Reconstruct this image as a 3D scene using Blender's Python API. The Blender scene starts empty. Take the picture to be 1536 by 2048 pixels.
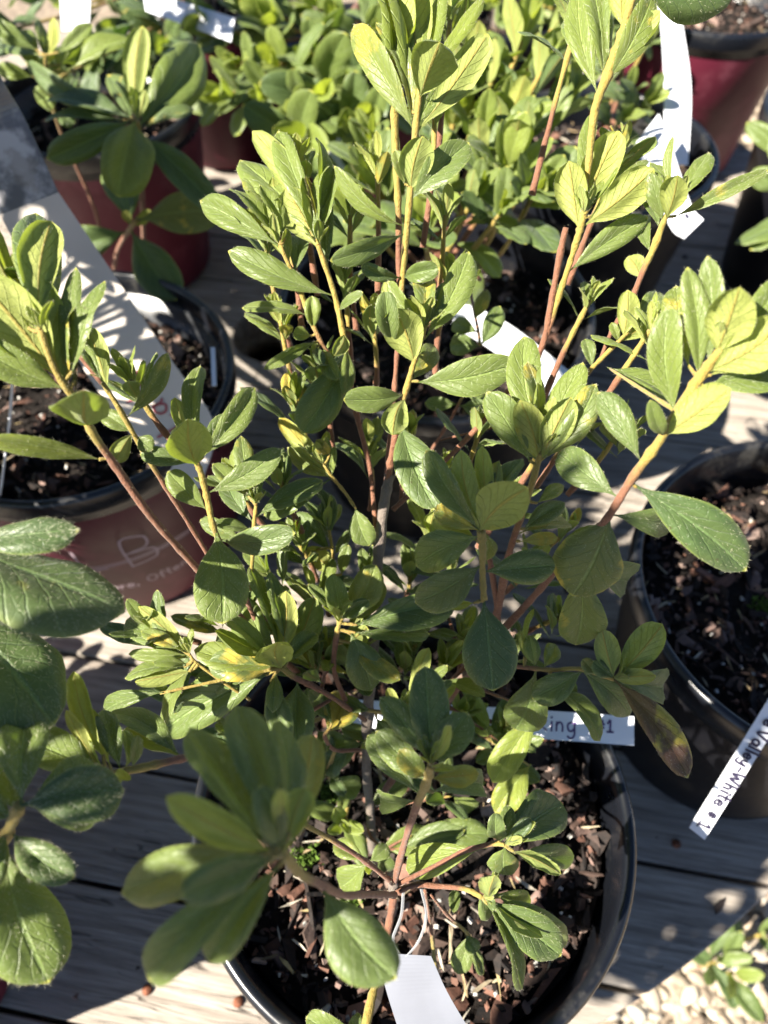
import bpy, math, random
import numpy as np
from mathutils import Vector, Matrix
random.seed(7); RN = np.random.RandomState(11)
R = math.radians
scene = bpy.context.scene
# ---------------------------------------------------------------- camera
CAM_H, PITCH, FPX = 0.485, R(55), 1550.0
cd = bpy.data.cameras.new('camera'); cam = bpy.data.objects.new('camera', cd)
scene.collection.objects.link(cam); scene.camera = cam
cam.location = (0, 0, CAM_H); cam.rotation_euler = (R(90) - PITCH, 0, 0)
cd.sensor_fit = 'VERTICAL'; cd.sensor_height = 36; cd.sensor_width = 27; cd.lens = 36 * FPX / 2048
cd.clip_start = 0.01; cd.clip_end = 100
cd.dof.use_dof = True; cd.dof.focus_distance = 0.225; cd.dof.aperture_fstop = 12.5
# ---------------------------------------------------------------- light
SUN_AZ, SUN_EL = R(28), R(41)          # shadows travel along azimuth 28 deg (from +X towards +Y)
to_sun = Vector((-math.cos(SUN_AZ) * math.cos(SUN_EL), -math.sin(SUN_AZ) * math.cos(SUN_EL), math.sin(SUN_EL)))
w = bpy.data.worlds.new("World"); scene.world = w; w.use_nodes = True
nt = w.node_tree; sky = nt.nodes.new('ShaderNodeTexSky'); sky.sky_type = 'NISHITA'; sky.sun_disc = False; sky.air_density = .55; sky.dust_density = .15; sky.ozone_density = 1.0
sky.sun_elevation = SUN_EL; sky.sun_rotation = math.atan2(to_sun.x, to_sun.y)
nt.links.new(sky.outputs[0], nt.nodes['Background'].inputs[0]); nt.nodes['Background'].inputs[1].default_value = 0.05
sd = bpy.data.lights.new('sun', 'SUN'); so = bpy.data.objects.new('sun', sd); scene.collection.objects.link(so)
sd.energy = 5.0; sd.angle = R(0.53); sd.color = (1.0, 0.935, 0.82)
so.rotation_euler = to_sun.to_track_quat('Z', 'Y').to_euler(); so.location = (-1, -.5, 1.5)
scene.view_settings.view_transform = 'Standard'; scene.view_settings.look = 'None'
scene.view_settings.exposure = 1.98; scene.view_settings.gamma = 1.0
scene.cycles.use_denoising = True
scene.cycles.max_bounces = 8; scene.cycles.diffuse_bounces = 3; scene.cycles.transmission_bounces = 6; scene.cycles.transparent_max_bounces = 8
# ---------------------------------------------------------------- helpers
FW = np.array([0, math.cos(PITCH), -math.sin(PITCH)]); UP = np.array([0, math.sin(PITCH), math.cos(PITCH)]); RT = np.array([1., 0, 0])
EYE = np.array([0, 0, CAM_H])
def P(x, y, d): return EYE + d * (FW + RT * ((x - 768) / FPX) - UP * ((y - 1024) / FPX))
def G(x, y, z):
    r = FW + RT * ((x - 768) / FPX) - UP * ((y - 1024) / FPX); return EYE + r * ((z - CAM_H) / r[2])
def nrm(v): return v / (np.linalg.norm(v) + 1e-12)
class MB:
    def __init__(s): s.v = []; s.f = []; s.m = []; s.uv = []; s.c = []; s.n = 0
    def add(s, verts, faces, mat=0, uv=None, col=None):
        verts = np.asarray(verts, float); k = len(verts)
        s.v.append(verts); s.uv.append(np.asarray(uv, float) if uv is not None else np.zeros((k, 2)))
        c = np.asarray(col if col is not None else (0, 0, 0, 1), float)
        s.c.append(np.tile(c, (k, 1)) if c.ndim == 1 else c)
        s.f += [tuple(i + s.n for i in f) for f in faces]; s.m += [mat] * len(faces); s.n += k
    def mesh(s, name, mats, smooth=True):
        me = bpy.data.meshes.new(name); V = np.concatenate(s.v)
        me.from_pydata(V.tolist(), [], s.f)
        for m in mats: me.materials.append(m)
        me.polygons.foreach_set('material_index', s.m)
        me.polygons.foreach_set('use_smooth', [smooth] * len(s.f))
        uvs = np.concatenate(s.uv); cols = np.concatenate(s.c)
        li = np.empty(len(me.loops), int); me.loops.foreach_get('vertex_index', li)
        ul = me.uv_layers.new(name='UVMap'); ul.data.foreach_set('uv', uvs[li].ravel())
        ca = me.color_attributes.new('info', 'FLOAT_COLOR', 'POINT'); ca.data.foreach_set('color', cols.ravel())
        me.update(); return me
    def build(s, name, mats, parent=None, smooth=True, **kw):
        if not isinstance(mats, (list, tuple)): mats = [mats]
        o = bpy.data.objects.new(name, s.mesh(name, mats, smooth)); scene.collection.objects.link(o)
        if parent is not None: o.parent = parent
        tag(o, **kw); return o
def tag(o, label=None, cat=None, group=None, kind=None):
    if label: o['label'] = label
    if cat: o['category'] = cat
    if group: o['group'] = group
    if kind: o['kind'] = kind
def thing(name, loc, label, cat, group=None):
    o = bpy.data.objects.new(name, None); scene.collection.objects.link(o); o.empty_display_size = .02
    tag(o, label, cat, group); return o          # kept at the origin: its parts carry world coordinates
# ---------------------------------------------------------------- materials
def mat(name):
    m = bpy.data.materials.new(name); m.use_nodes = True; nt = m.node_tree
    for n in list(nt.nodes):
        if n.type != 'OUTPUT_MATERIAL' and n.type != 'BSDF_PRINCIPLED': nt.nodes.remove(n)
    return m, nt, nt.nodes['Principled BSDF'], nt.nodes['Material Output']
class NB:
    def __init__(s, nt): s.nt = nt
    def n(s, t, **kw):
        x = s.nt.nodes.new(t)
        for k, v in kw.items():
            if k.startswith('i_'):
                x.inputs[k[2:].replace('_', ' ')].default_value = v
            else: setattr(x, k, v)
        return x
    def l(s, a, b): s.nt.links.new(a, b)
    def math(s, op, a, b=None, c=None):
        x = s.nt.nodes.new('ShaderNodeMath'); x.operation = op
        for i, v in enumerate((a, b, c)):
            if v is None: continue
            if isinstance(v, (int, float)): x.inputs[i].default_value = v
            else: s.l(v, x.inputs[i])
        return x.outputs[0]
    def mix(s, f, a, b, mode='MIX'):
        x = s.nt.nodes.new('ShaderNodeMix'); x.data_type = 'RGBA'; x.blend_type = mode
        for i, v in ((0, f), (6, a), (7, b)):
            if isinstance(v, (int, float)): x.inputs[i].default_value = v
            elif isinstance(v, tuple): x.inputs[i].default_value = (*v, 1)
            else: s.l(v, x.inputs[i])
        return x.outputs[2]
    def ramp(s, f, a, b):
        x = s.nt.nodes.new('ShaderNodeMapRange'); x.interpolation_type = 'SMOOTHSTEP'
        s.l(f, x.inputs[0]); x.inputs[1].default_value = a; x.inputs[2].default_value = b; return x.outputs[0]
    def noise(s, vec, scale, det=3, rough=.5):
        x = s.n('ShaderNodeTexNoise'); x.inputs['Scale'].default_value = scale; x.inputs['Detail'].default_value = det; x.inputs['Roughness'].default_value = rough
        if vec is not None: s.l(vec, x.inputs['Vector'])
        return x.outputs['Fac']
def leaf_mat():
    """info: r = youth (0 old dark .. 1 young yellow), g = random, b = damage"""
    m, nt, bs, out = mat('azalea_leaf'); b = NB(nt)
    att = b.n('ShaderNodeAttribute', attribute_name='info'); sep = b.n('ShaderNodeSeparateColor'); b.l(att.outputs['Color'], sep.inputs[0])
    young, rnd, dam = sep.outputs[0], sep.outputs[1], sep.outputs[2]
    uv = b.n('ShaderNodeUVMap', uv_map='UVMap'); sx = b.n('ShaderNodeSeparateXYZ'); b.l(uv.outputs[0], sx.inputs[0])
    u = b.math('ABSOLUTE', b.math('SUBTRACT', sx.outputs[0], .5)); v = sx.outputs[1]
    tc = b.n('ShaderNodeTexCoord'); geo = b.n('ShaderNodeNewGeometry')
    # veins
    mid = b.math('SUBTRACT', 1.0, b.ramp(u, .012, .045))
    wob = b.math('MULTIPLY', b.noise(tc.outputs['Object'], 160, 2), .10)
    ph = b.math('ADD', b.math('SUBTRACT', v, b.math('MULTIPLY', b.math('POWER', u, .8), .62)), wob)
    fr = b.math('ABSOLUTE', b.math('SUBTRACT', b.math('FRACT', b.math('MULTIPLY', ph, 7.0)), .5))
    lat = b.math('SUBTRACT', 1.0, b.ramp(fr, .0, .085))
    cmb = b.n('ShaderNodeCombineXYZ'); b.l(b.math('MULTIPLY', sx.outputs[0], .5), cmb.inputs[0]); b.l(v, cmb.inputs[1]); b.l(b.math('MULTIPLY', rnd, 9.0), cmb.inputs[2])
    vo = b.n('ShaderNodeTexVoronoi', feature='DISTANCE_TO_EDGE'); vo.inputs['Scale'].default_value = 15; b.l(cmb.outputs[0], vo.inputs['Vector'])
    ret = b.math('SUBTRACT', 1.0, b.ramp(vo.outputs['Distance'], .0, .06))
    n1 = b.noise(tc.outputs['Object'], 120, 3); n2 = b.noise(tc.outputs['Object'], 700, 2)
    # top
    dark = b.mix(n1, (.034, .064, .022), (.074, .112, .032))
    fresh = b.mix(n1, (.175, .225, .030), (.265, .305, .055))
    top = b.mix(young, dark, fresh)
    top = b.mix(b.math('MULTIPLY', rnd, .35), top, (.10, .135, .05))
    vein = b.mix(young, (.13, .20, .07), (.34, .42, .10))
    top = b.mix(b.math('MULTIPLY', ret, .20), top, vein); top = b.mix(b.math('MULTIPLY', lat, .35), top, vein); top = b.mix(b.math('MULTIPLY', mid, .7), top, vein)
    edge = b.ramp(u, .44, .5); top = b.mix(b.math('MULTIPLY', edge, .5), top, (.22, .27, .06))
    # under
    und = b.mix(young, b.mix(n1, (.10, .16, .05), (.14, .20, .07)), b.mix(n1, (.30, .34, .07), (.44, .45, .13)))
    und = b.mix(b.math('MULTIPLY', ret, .42), und, (.13, .17, .03)); und = b.mix(b.math('MULTIPLY', lat, .42), und, (.15, .17, .03)); und = b.mix(b.math('MULTIPLY', b.ramp(n2, .5, .75), .35), und, (.20, .24, .05))
    und = b.mix(b.math('MULTIPLY', mid, .65), und, (.36, .24, .05)); und = b.mix(b.math('MULTIPLY', edge, .4), und, (.30, .36, .07))
    col = b.mix(geo.outputs['Backfacing'], top, und)
    # damage: yellow halo, brown patches
    dn = b.math('ADD', b.noise(tc.outputs['Object'], 90, 4, .6), b.math('MULTIPLY', b.math('SUBTRACT', dam, .5), .75))
    hasd = b.ramp(dam, .02, .1)
    col = b.mix(b.math('MULTIPLY', b.ramp(dn, .36, .5), hasd), col, (.42, .33, .05))
    col = b.mix(b.math('MULTIPLY', b.ramp(dn, .55, .66), hasd), col, (.11, .052, .038))
    spk = b.n('ShaderNodeTexVoronoi'); spk.inputs['Scale'].default_value = 210; b.l(tc.outputs['Object'], spk.inputs['Vector'])
    sp = b.math('MULTIPLY', b.math('SUBTRACT', 1.0, b.ramp(spk.outputs['Distance'], .06, .12)), b.ramp(b.noise(tc.outputs['Object'], 60, 1), .58, .63))
    col = b.mix(b.math('MULTIPLY', sp, .6), col, (.05, .03, .015))
    tip = b.ramp(v, .965, .995); col = b.mix(b.math('MULTIPLY', tip, .8), col, (.5, .48, .08))
    b.l(col, bs.inputs['Base Color']); bs.inputs['Roughness'].default_value = .42; bs.inputs['Specular IOR Level'].default_value = .45
    ro = b.math('ADD', b.math('MULTIPLY', n2, .2), b.math('ADD', .35, b.math('MULTIPLY', geo.outputs['Backfacing'], .25))); b.l(ro, bs.inputs['Roughness'])
    bs.inputs['Sheen Weight'].default_value = .08; bs.inputs['Sheen Roughness'].default_value = .4
    hgt = b.math('ADD', b.math('MULTIPLY', ret, -.16), b.math('ADD', b.math('MULTIPLY', lat, -.6), b.math('ADD', b.math('MULTIPLY', mid, -1.0), b.math('ADD', b.math('MULTIPLY', n2, .30), b.math('MULTIPLY', n1, .8)))))
    bp = b.n('ShaderNodeBump'); bp.inputs['Strength'].default_value = .75; bp.inputs['Distance'].default_value = .0005; b.l(hgt, bp.inputs['Height']); b.l(bp.outputs[0], bs.inputs['Normal'])
    tr = b.n('ShaderNodeBsdfTranslucent'); tcol = b.mix(young, (.10, .22, .02), (.50, .60, .05)); tcol = b.mix(b.math('MULTIPLY', hasd, .4), tcol, (.5, .4, .06)); b.l(tcol, tr.inputs['Color'])
    mx = b.n('ShaderNodeMixShader'); b.l(b.math('ADD', .16, b.math('MULTIPLY', young, .22)), mx.inputs[0]); b.l(bs.outputs[0], mx.inputs[1]); b.l(tr.outputs[0], mx.inputs[2]); b.l(mx.outputs[0], out.inputs[0])
    return m
def simple(name, col, rough=.5, spec=.5, noise=0, nscale=50, bump=0, trans=0, sheen=0, col2=None, metal=0):
    m, nt, bs, out = mat(name); b = NB(nt); tc = b.n('ShaderNodeTexCoord')
    bs.inputs['Roughness'].default_value = rough; bs.inputs['Specular IOR Level'].default_value = spec; bs.inputs['Base Color'].default_value = (*col, 1)
    bs.inputs['Sheen Weight'].default_value = sheen; bs.inputs['Metallic'].default_value = metal
    if noise or col2:
        n = b.noise(tc.outputs['Object'], nscale, 4)
        c2 = col2 or tuple(c * (1 - noise) for c in col); b.l(b.mix(b.ramp(n, .3, .7), col, c2), bs.inputs['Base Color'])
    if bump:
        bp = b.n('ShaderNodeBump'); bp.inputs['Strength'].default_value = .6; bp.inputs['Distance'].default_value = bump
        b.l(b.noise(tc.outputs['Object'], nscale * 3, 4), bp.inputs['Height']); b.l(bp.outputs[0], bs.inputs['Normal'])
    if trans:
        tr = b.n('ShaderNodeBsdfTranslucent'); tr.inputs['Color'].default_value = (*col, 1); mx = b.n('ShaderNodeMixShader'); mx.inputs[0].default_value = trans
        b.l(bs.outputs[0], mx.inputs[1]); b.l(tr.outputs[0], mx.inputs[2]); b.l(mx.outputs[0], out.inputs[0])
    return m
def stem_mat():
    m, nt, bs, out = mat('azalea_stem'); b = NB(nt); att = b.n('ShaderNodeAttribute', attribute_name='info'); sep = b.n('ShaderNodeSeparateColor'); b.l(att.outputs['Color'], sep.inputs[0])
    tc = b.n('ShaderNodeTexCoord'); n = b.noise(tc.outputs['Object'], 420, 5, .7); n1 = b.noise(tc.outputs['Object'], 110, 3)
    br = b.mix(n, (.085, .028, .013), (.25, .10, .045)); gy = b.mix(n, (.08, .06, .048), (.19, .15, .12)); yl = b.mix(n1, (.31, .205, .028), (.20, .165, .03))
    c = b.mix(b.ramp(b.math('ADD', sep.outputs[0], b.math('MULTIPLY', b.math('SUBTRACT', n1, .5), .3)), .42, .62), b.mix(sep.outputs[2], br, gy), yl)
    b.l(c, bs.inputs['Base Color']); bs.inputs['Roughness'].default_value = .6; bs.inputs['Sheen Weight'].default_value = .15
    bp = b.n('ShaderNodeBump'); bp.inputs['Strength'].default_value = 1.0; bp.inputs['Distance'].default_value = .0011; b.l(n, bp.inputs['Height']); b.l(bp.outputs[0], bs.inputs['Normal'])
    return m
def wood_mat():
    m, nt, bs, out = mat('weathered_wood'); b = NB(nt); tc = b.n('ShaderNodeTexCoord'); att = b.n('ShaderNodeAttribute', attribute_name='info'); sep = b.n('ShaderNodeSeparateColor'); b.l(att.outputs['Color'], sep.inputs[0])
    mp = b.n('ShaderNodeMapping'); b.l(tc.outputs['Object'], mp.inputs[0]); mp.inputs['Rotation'].default_value = (0, 0, R(10)); 
    ad = b.n('ShaderNodeVectorMath', operation='ADD'); b.l(mp.outputs[0], ad.inputs[0]); cb = b.n('ShaderNodeCombineXYZ'); b.l(b.math('MULTIPLY', sep.outputs[1], 5.0), cb.inputs[0]); b.l(cb.outputs[0], ad.inputs[1])
    sc = b.n('ShaderNodeVectorMath', operation='MULTIPLY'); b.l(ad.outputs[0], sc.inputs[0]); sc.inputs[1].default_value = (3.5, 60, 20)
    g1 = b.noise(sc.outputs[0], 4.0, 6, .65)
    sc2 = b.n('ShaderNodeVectorMath', operation='MULTIPLY'); b.l(ad.outputs[0], sc2.inputs[0]); sc2.inputs[1].default_value = (9, 220, 60); g2 = b.noise(sc2.outputs[0], 5.0, 4, .6)
    sc3 = b.n('ShaderNodeVectorMath', operation='MULTIPLY'); b.l(ad.outputs[0], sc3.inputs[0]); sc3.inputs[1].default_value = (2.2, 34, 10); g3 = b.noise(sc3.outputs[0], 5.0, 2, .5)
    blo = b.noise(tc.outputs['Object'], 14, 3)
    c = b.mix(b.ramp(g1, .3, .7), (.20, .168, .138), (.41, .365, .312)); c = b.mix(b.math('MULTIPLY', b.ramp(g2, .52, .75), .6), c, (.09, .08, .072))
    c = b.mix(b.math('MULTIPLY', b.ramp(blo, .45, .75), .35), c, (.24, .20, .165)); crack = b.math('SUBTRACT', 1.0, b.ramp(b.math('ABSOLUTE', b.math('SUBTRACT', g3, .5)), .0, .012)); crack = b.math('MULTIPLY', crack, b.ramp(b.noise(tc.outputs['Object'], 9, 1), .5, .6))
    c = b.mix(b.math('MULTIPLY', crack, .8), c, (.05, .042, .035)); b.l(c, bs.inputs['Base Color']); bs.inputs['Roughness'].default_value = .85; bs.inputs['Specular IOR Level'].default_value = .25
    h = b.math('ADD', g1, b.math('ADD', b.math('MULTIPLY', g2, .7), b.math('MULTIPLY', crack, -2.0))); bp = b.n('ShaderNodeBump'); bp.inputs['Strength'].default_value = .8; bp.inputs['Distance'].default_value = .0012; b.l(h, bp.inputs['Height']); b.l(bp.outputs[0], bs.inputs['Normal'])
    return m
def chip_mat(name, cols, rough=.8, spec=.3, ns=250):
    m, nt, bs, out = mat(name); b = NB(nt); att = b.n('ShaderNodeAttribute', attribute_name='info'); tc = b.n('ShaderNodeTexCoord')
    n = b.noise(tc.outputs['Object'], ns, 4, .6); c = b.mix(b.math('MULTIPLY', b.ramp(n, .35, .75), .55), att.outputs['Color'], cols); b.l(c, bs.inputs['Base Color']); bs.inputs['Roughness'].default_value = rough; bs.inputs['Specular IOR Level'].default_value = spec
    bp = b.n('ShaderNodeBump'); bp.inputs['Strength'].default_value = .9; bp.inputs['Distance'].default_value = .0006; b.l(n, bp.inputs['Height']); b.l(bp.outputs[0], bs.inputs['Normal'])
    return m
def plastic_mat(name, c1, c2, rough):
    m, nt, bs, out = mat(name); b = NB(nt); tc = b.n('ShaderNodeTexCoord'); n = b.noise(tc.outputs['Object'], 30, 5, .65); n2 = b.noise(tc.outputs['Object'], 400, 2)
    b.l(b.mix(b.ramp(b.math('ADD', n, b.math('MULTIPLY', n2, .12)), .56, .74), c1, c2), bs.inputs['Base Color']); b.l(b.math('ADD', rough, b.math('MULTIPLY', n, .28)), bs.inputs['Roughness']); bs.inputs['Specular IOR Level'].default_value = .55
    bp = b.n('ShaderNodeBump'); bp.inputs['Strength'].default_value = .25; bp.inputs['Distance'].default_value = .0004; b.l(b.math('ADD', b.math('MULTIPLY', n2, .3), n), bp.inputs['Height']); b.l(bp.outputs[0], bs.inputs['Normal'])
    return m
LEAF = leaf_mat(); STEM = stem_mat(); WOOD = wood_mat()
HAIR = simple('plant_hair', (.62, .60, .42), .5, .4, trans=.3)
BLACKP = plastic_mat('black_pot_plastic', (.006, .007, .010), (.042, .040, .037), .17)
BLACKB = plastic_mat('black_pot_wall', (.005, .005, .007), (.026, .024, .021), .36)
BLACKB.node_tree.nodes['Principled BSDF'].inputs['Specular IOR Level'].default_value = .22
MAROON = plastic_mat('maroon_pot_plastic', (.095, .012, .026), (.15, .036, .055), .38)
MAROON.node_tree.nodes['Principled BSDF'].inputs['Specular IOR Level'].default_value = .3
SOIL = simple('potting_mix', (.016, .012, .010), .9, .2, noise=.6, nscale=300, bump=.002)
CHIP = chip_mat('bark_chips', (.05, .03, .022)); PEB = chip_mat('pale_gravel', (.42, .34, .25), .7, .3, 90)
GROUNDM = simple('gravel_bed', (.30, .24, .18), .9, .2, noise=.5, nscale=60, bump=.01)
WHITE = simple('white_tag_plastic', (.72, .74, .79), .38, .5, noise=.06, nscale=40, trans=.12)
GLOSS = simple('glossy_picture_tag', (.60, .54, .48), .3, .5, noise=.12, nscale=25)
INK = simple('marker_ink', (.02, .015, .04), .6); INKP = simple('purple_marker_ink', (.06, .03, .12), .6)
REDINK = simple('red_print', (.34, .06, .07), .5); GREYINK = simple('grey_print', (.33, .34, .30), .5); WPRINT = simple('white_print', (.46, .34, .39), .5)
NAILM = simple('rusty_steel', (.20, .07, .035), .8, .3, noise=.6, nscale=500); MOSS = simple('moss', (.12, .20, .03), .9, .2, noise=.6, nscale=600, bump=.001)
GREENB = simple('teal_fertilizer', (.02, .30, .20), .5)
# ---------------------------------------------------------------- leaf geometry
NU, NV = 9, 17
_t = np.linspace(0, 1, NV); _u = np.linspace(-1, 1, NU)
def _prof(k=.0):
    tt = np.clip((_t - .07) / .93, 0, 1); p = .57 + k           # obovate: widest beyond the middle
    s = np.where(tt < p, np.sin(np.pi / 2 * (tt / p)) ** 1.05, np.clip(1 - ((tt - p) / (1 - p)) ** 2.2, 0, 1) ** .56)
    return np.maximum(s, np.where(_t < .10, .055, .0)) + np.where(_t > .97, .02, 0)
def leaf_verts(base, Ld, Wd, Nd, L, Wi, fold, curl, roll_edge, seed):
    r = np.random.RandomState(seed); prof = _prof(r.uniform(-.09, .06))
    amp = r.uniform(.03, .085); ph = r.uniform(0, 6.3); side = r.uniform(-.06, .06); asym = r.uniform(.88, 1.12)
    sgn = np.where(_u < 0, asym, 2 - asym)
    w = Wi / 2 * prof
    # curved midrib by integrating a bend
    ang = -curl * (_t ** 1.2) * 1.3 + .06 * np.sin(6 * _t + ph); dl = L / (NV - 1)
    sx = np.concatenate([[0], np.cumsum(np.cos(ang[1:]) * dl)]); sz = np.concatenate([[0], np.cumsum(np.sin(ang[1:]) * dl)])
    sc = L / max(1e-9, math.hypot(sx[-1], sz[-1])); sx *= sc; sz *= sc; th0 = math.atan2(sz[-1], sx[-1]); sx, sz = sx * math.cos(th0) + sz * math.sin(th0), sz * math.cos(th0) - sx * math.sin(th0); ang = ang - th0
    U = _u[None, :] * w[:, None] * sgn[None, :]; au = np.abs(_u)[None, :]
    foldp = fold * (.35 + .65 * np.sin(np.pi * np.clip(_t, 0, 1)))[:, None]
    z = foldp * np.abs(U) - roll_edge * w[:, None] * np.clip(au - .55, 0, 1) ** 2 * 3.2
    z = z + w[:, None] * amp * np.sin(_t[:, None] * 21 - au * 5 + ph) * au + w[:, None] * .09 * np.sin(_t[:, None] * 7 + ph * 2) * np.sign(_u)[None, :] * au
    # narrow side pull where the blade lifts
    Uc = U * np.sqrt(np.clip(1 - (foldp * .8) ** 2 * .6, .25, 1)); Uc = Uc + (side * L * np.sin(np.pi * _t))[:, None]
    Lr = np.cos(ang)[:, None]; La = np.sin(ang)[:, None]
    X = sx[:, None] - z * La; Z = sz[:, None] + z * Lr
    V = base + X[..., None] * Ld + Uc[..., None] * Wd + Z[..., None] * Nd
    return V.reshape(-1, 3)
_faces = [(i * NU + j, (i + 1) * NU + j, (i + 1) * NU + j + 1, i * NU + j + 1) for i in range(NV - 1) for j in range(NU - 1)]
_uvs = np.array([((j) / (NU - 1), i / (NV - 1)) for i in range(NV) for j in range(NU)])
def add_leaf(mb, base, Ld, Nd, L, W, young=.3, dam=0, fold=.35, curl=.3, edge=.25, seed=0, hair=0):
    Ld = nrm(Ld); Nd = nrm(Nd - Ld * (Nd @ Ld)); Wd = np.cross(Nd, Ld)
    V = leaf_verts(np.asarray(base), Ld, Wd, Nd, L, W, fold, curl, edge, seed)
    r = np.random.RandomState(seed + 5)
    # orient winding so the face normal is +Nd (top)
    mb.add(V, [f[::-1] for f in _faces] if LEAF_FLIP else _faces, 0, _uvs, (young, r.rand(), dam, 1))
    if hair > 0:
        g = V.reshape(NV, NU, 3); hv = []; hf = []; hl = 1.25 if hair > 1.9 else .85
        nm = int(40 * hair); k = 0
        for s in (0, NU - 1):
            ts = np.sort(r.uniform(.1, 1, nm)) * (NV - 1)
            for t in ts:
                i = min(int(t), NV - 2); fr = t - i; p = g[i, s] * (1 - fr) + g[i + 1, s] * fr; q = g[i, (1 if s == 0 else NU - 2)] * (1 - fr) + g[i + 1, (1 if s == 0 else NU - 2)] * fr
                d = nrm(nrm(p - q) * .8 + Ld * r.uniform(.1, .9) + r.normal(0, .25, 3)); l = hl * r.uniform(.0002, .0009) * (.5 + r.rand()); sd_ = nrm(np.cross(d, r.normal(0, 1, 3))) * .00002
                hv += [p - sd_, p + sd_, p + d * l]; hf.append((k, k + 1, k + 2)); k += 3
        for _ in range(int(150 * hair)):
            i = r.randint(1, NV - 1); j = r.randint(0, NU - 1); a, c_ = r.rand(), r.rand()
            p = (g[i, j] * (1 - a) + g[min(i + 1, NV - 1), j] * a) * (1 - c_) + (g[i, j + 1] * (1 - a) + g[min(i + 1, NV - 1), j + 1] * a) * c_
            fn = nrm(np.cross(g[min(i + 1, NV - 1), j] - g[i - 1, j] + 1e-9, g[i, j + 1] - g[i, j] + 1e-9)); fn = fn if fn @ Nd > 0 else -fn
            d = nrm(fn * r.uniform(.15, .6) + Ld * r.uniform(.2, 1) + r.normal(0, .3, 3)); l = hl * r.uniform(.0003, .0010); sd_ = nrm(np.cross(d, fn)) * .000026
            hv += [p - sd_, p + sd_, p + d * l]; hf.append((k, k + 1, k + 2)); k += 3
        mb.add(hv, hf, 1)
LEAF_FLIP = False
# ---------------------------------------------------------------- stems
def crom(pts, n=6):
    P_ = [np.asarray(p, float) for p in pts]; P_ = [2 * P_[0] - P_[1]] + P_ + [2 * P_[-1] - P_[-2]]; out = []
    for i in range(1, len(P_) - 2):
        for k in range(n):
            t = k / n; a, b_, c, d = P_[i - 1], P_[i], P_[i + 1], P_[i + 2]
            out.append(.5 * (2 * b_ + (c - a) * t + (2 * a - 5 * b_ + 4 * c - d) * t * t + (3 * b_ - a - 3 * c + d) * t ** 3))
    out.append(P_[-2]); return np.array(out)
def add_tube(mb, pts, rad, col0, col1, hair=0, seg=9, seed=0, grey=0, caps=True, mat=0, n=6):
    """pts (n,3), rad list; col0..col1 youth from start to end"""
    A = crom([list(p) + [r_] for p, r_ in zip(pts, rad)], n); C = A[:, :3]; rr = np.maximum(A[:, 3], 1e-5); r = np.random.RandomState(seed); m = len(C)
    rr = rr * (1 + r.normal(0, .08, m) + .22 * (r.rand(m) > .84)); T = np.gradient(C, axis=0); T /= np.linalg.norm(T, axis=1)[:, None] + 1e-12
    n0 = nrm(np.cross(T[0], [.3, .2, .9])); V = []; hv = []; hf = []; k = 0; col = []
    Ltot = np.linalg.norm(np.diff(C, axis=0), axis=1).sum()
    for i in range(m):
        n0 = nrm(n0 - T[i] * (n0 @ T[i])); b_ = np.cross(T[i], n0)
        for j in range(seg):
            a = 2 * math.pi * j / seg; V.append(C[i] + rr[i] * (math.cos(a) * n0 + math.sin(a) * b_)); c = col0 + (col1 - col0) * i / (m - 1); col.append((c, .5, grey, 1))
        if hair:
            for _ in range(int(hair * Ltot / m / .0006) + 1):
                a = r.uniform(0, 6.28); d0 = math.cos(a) * n0 + math.sin(a) * b_; p = C[i] + rr[i] * d0 + T[i] * r.uniform(-.5, .5) * Ltot / m
                d = nrm(d0 + T[i] * r.uniform(0, .9) + r.normal(0, .2, 3)); l = r.uniform(.0003, .0009); s_ = nrm(np.cross(d, T[i])) * .00003
                hv += [p - s_, p + s_, p + d * l]; hf.append((k, k + 1, k + 2)); k += 3
    F = [(i * seg + j, i * seg + (j + 1) % seg, (i + 1) * seg + (j + 1) % seg, (i + 1) * seg + j) for i in range(m - 1) for j in range(seg)]
    if caps: F += [tuple(range(seg))[::-1], tuple(range((m - 1) * seg, m * seg))]
    mb.add(V, F, mat, None, np.array(col))
    if hair: mb.add(hv, hf, mat + 1)
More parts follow.
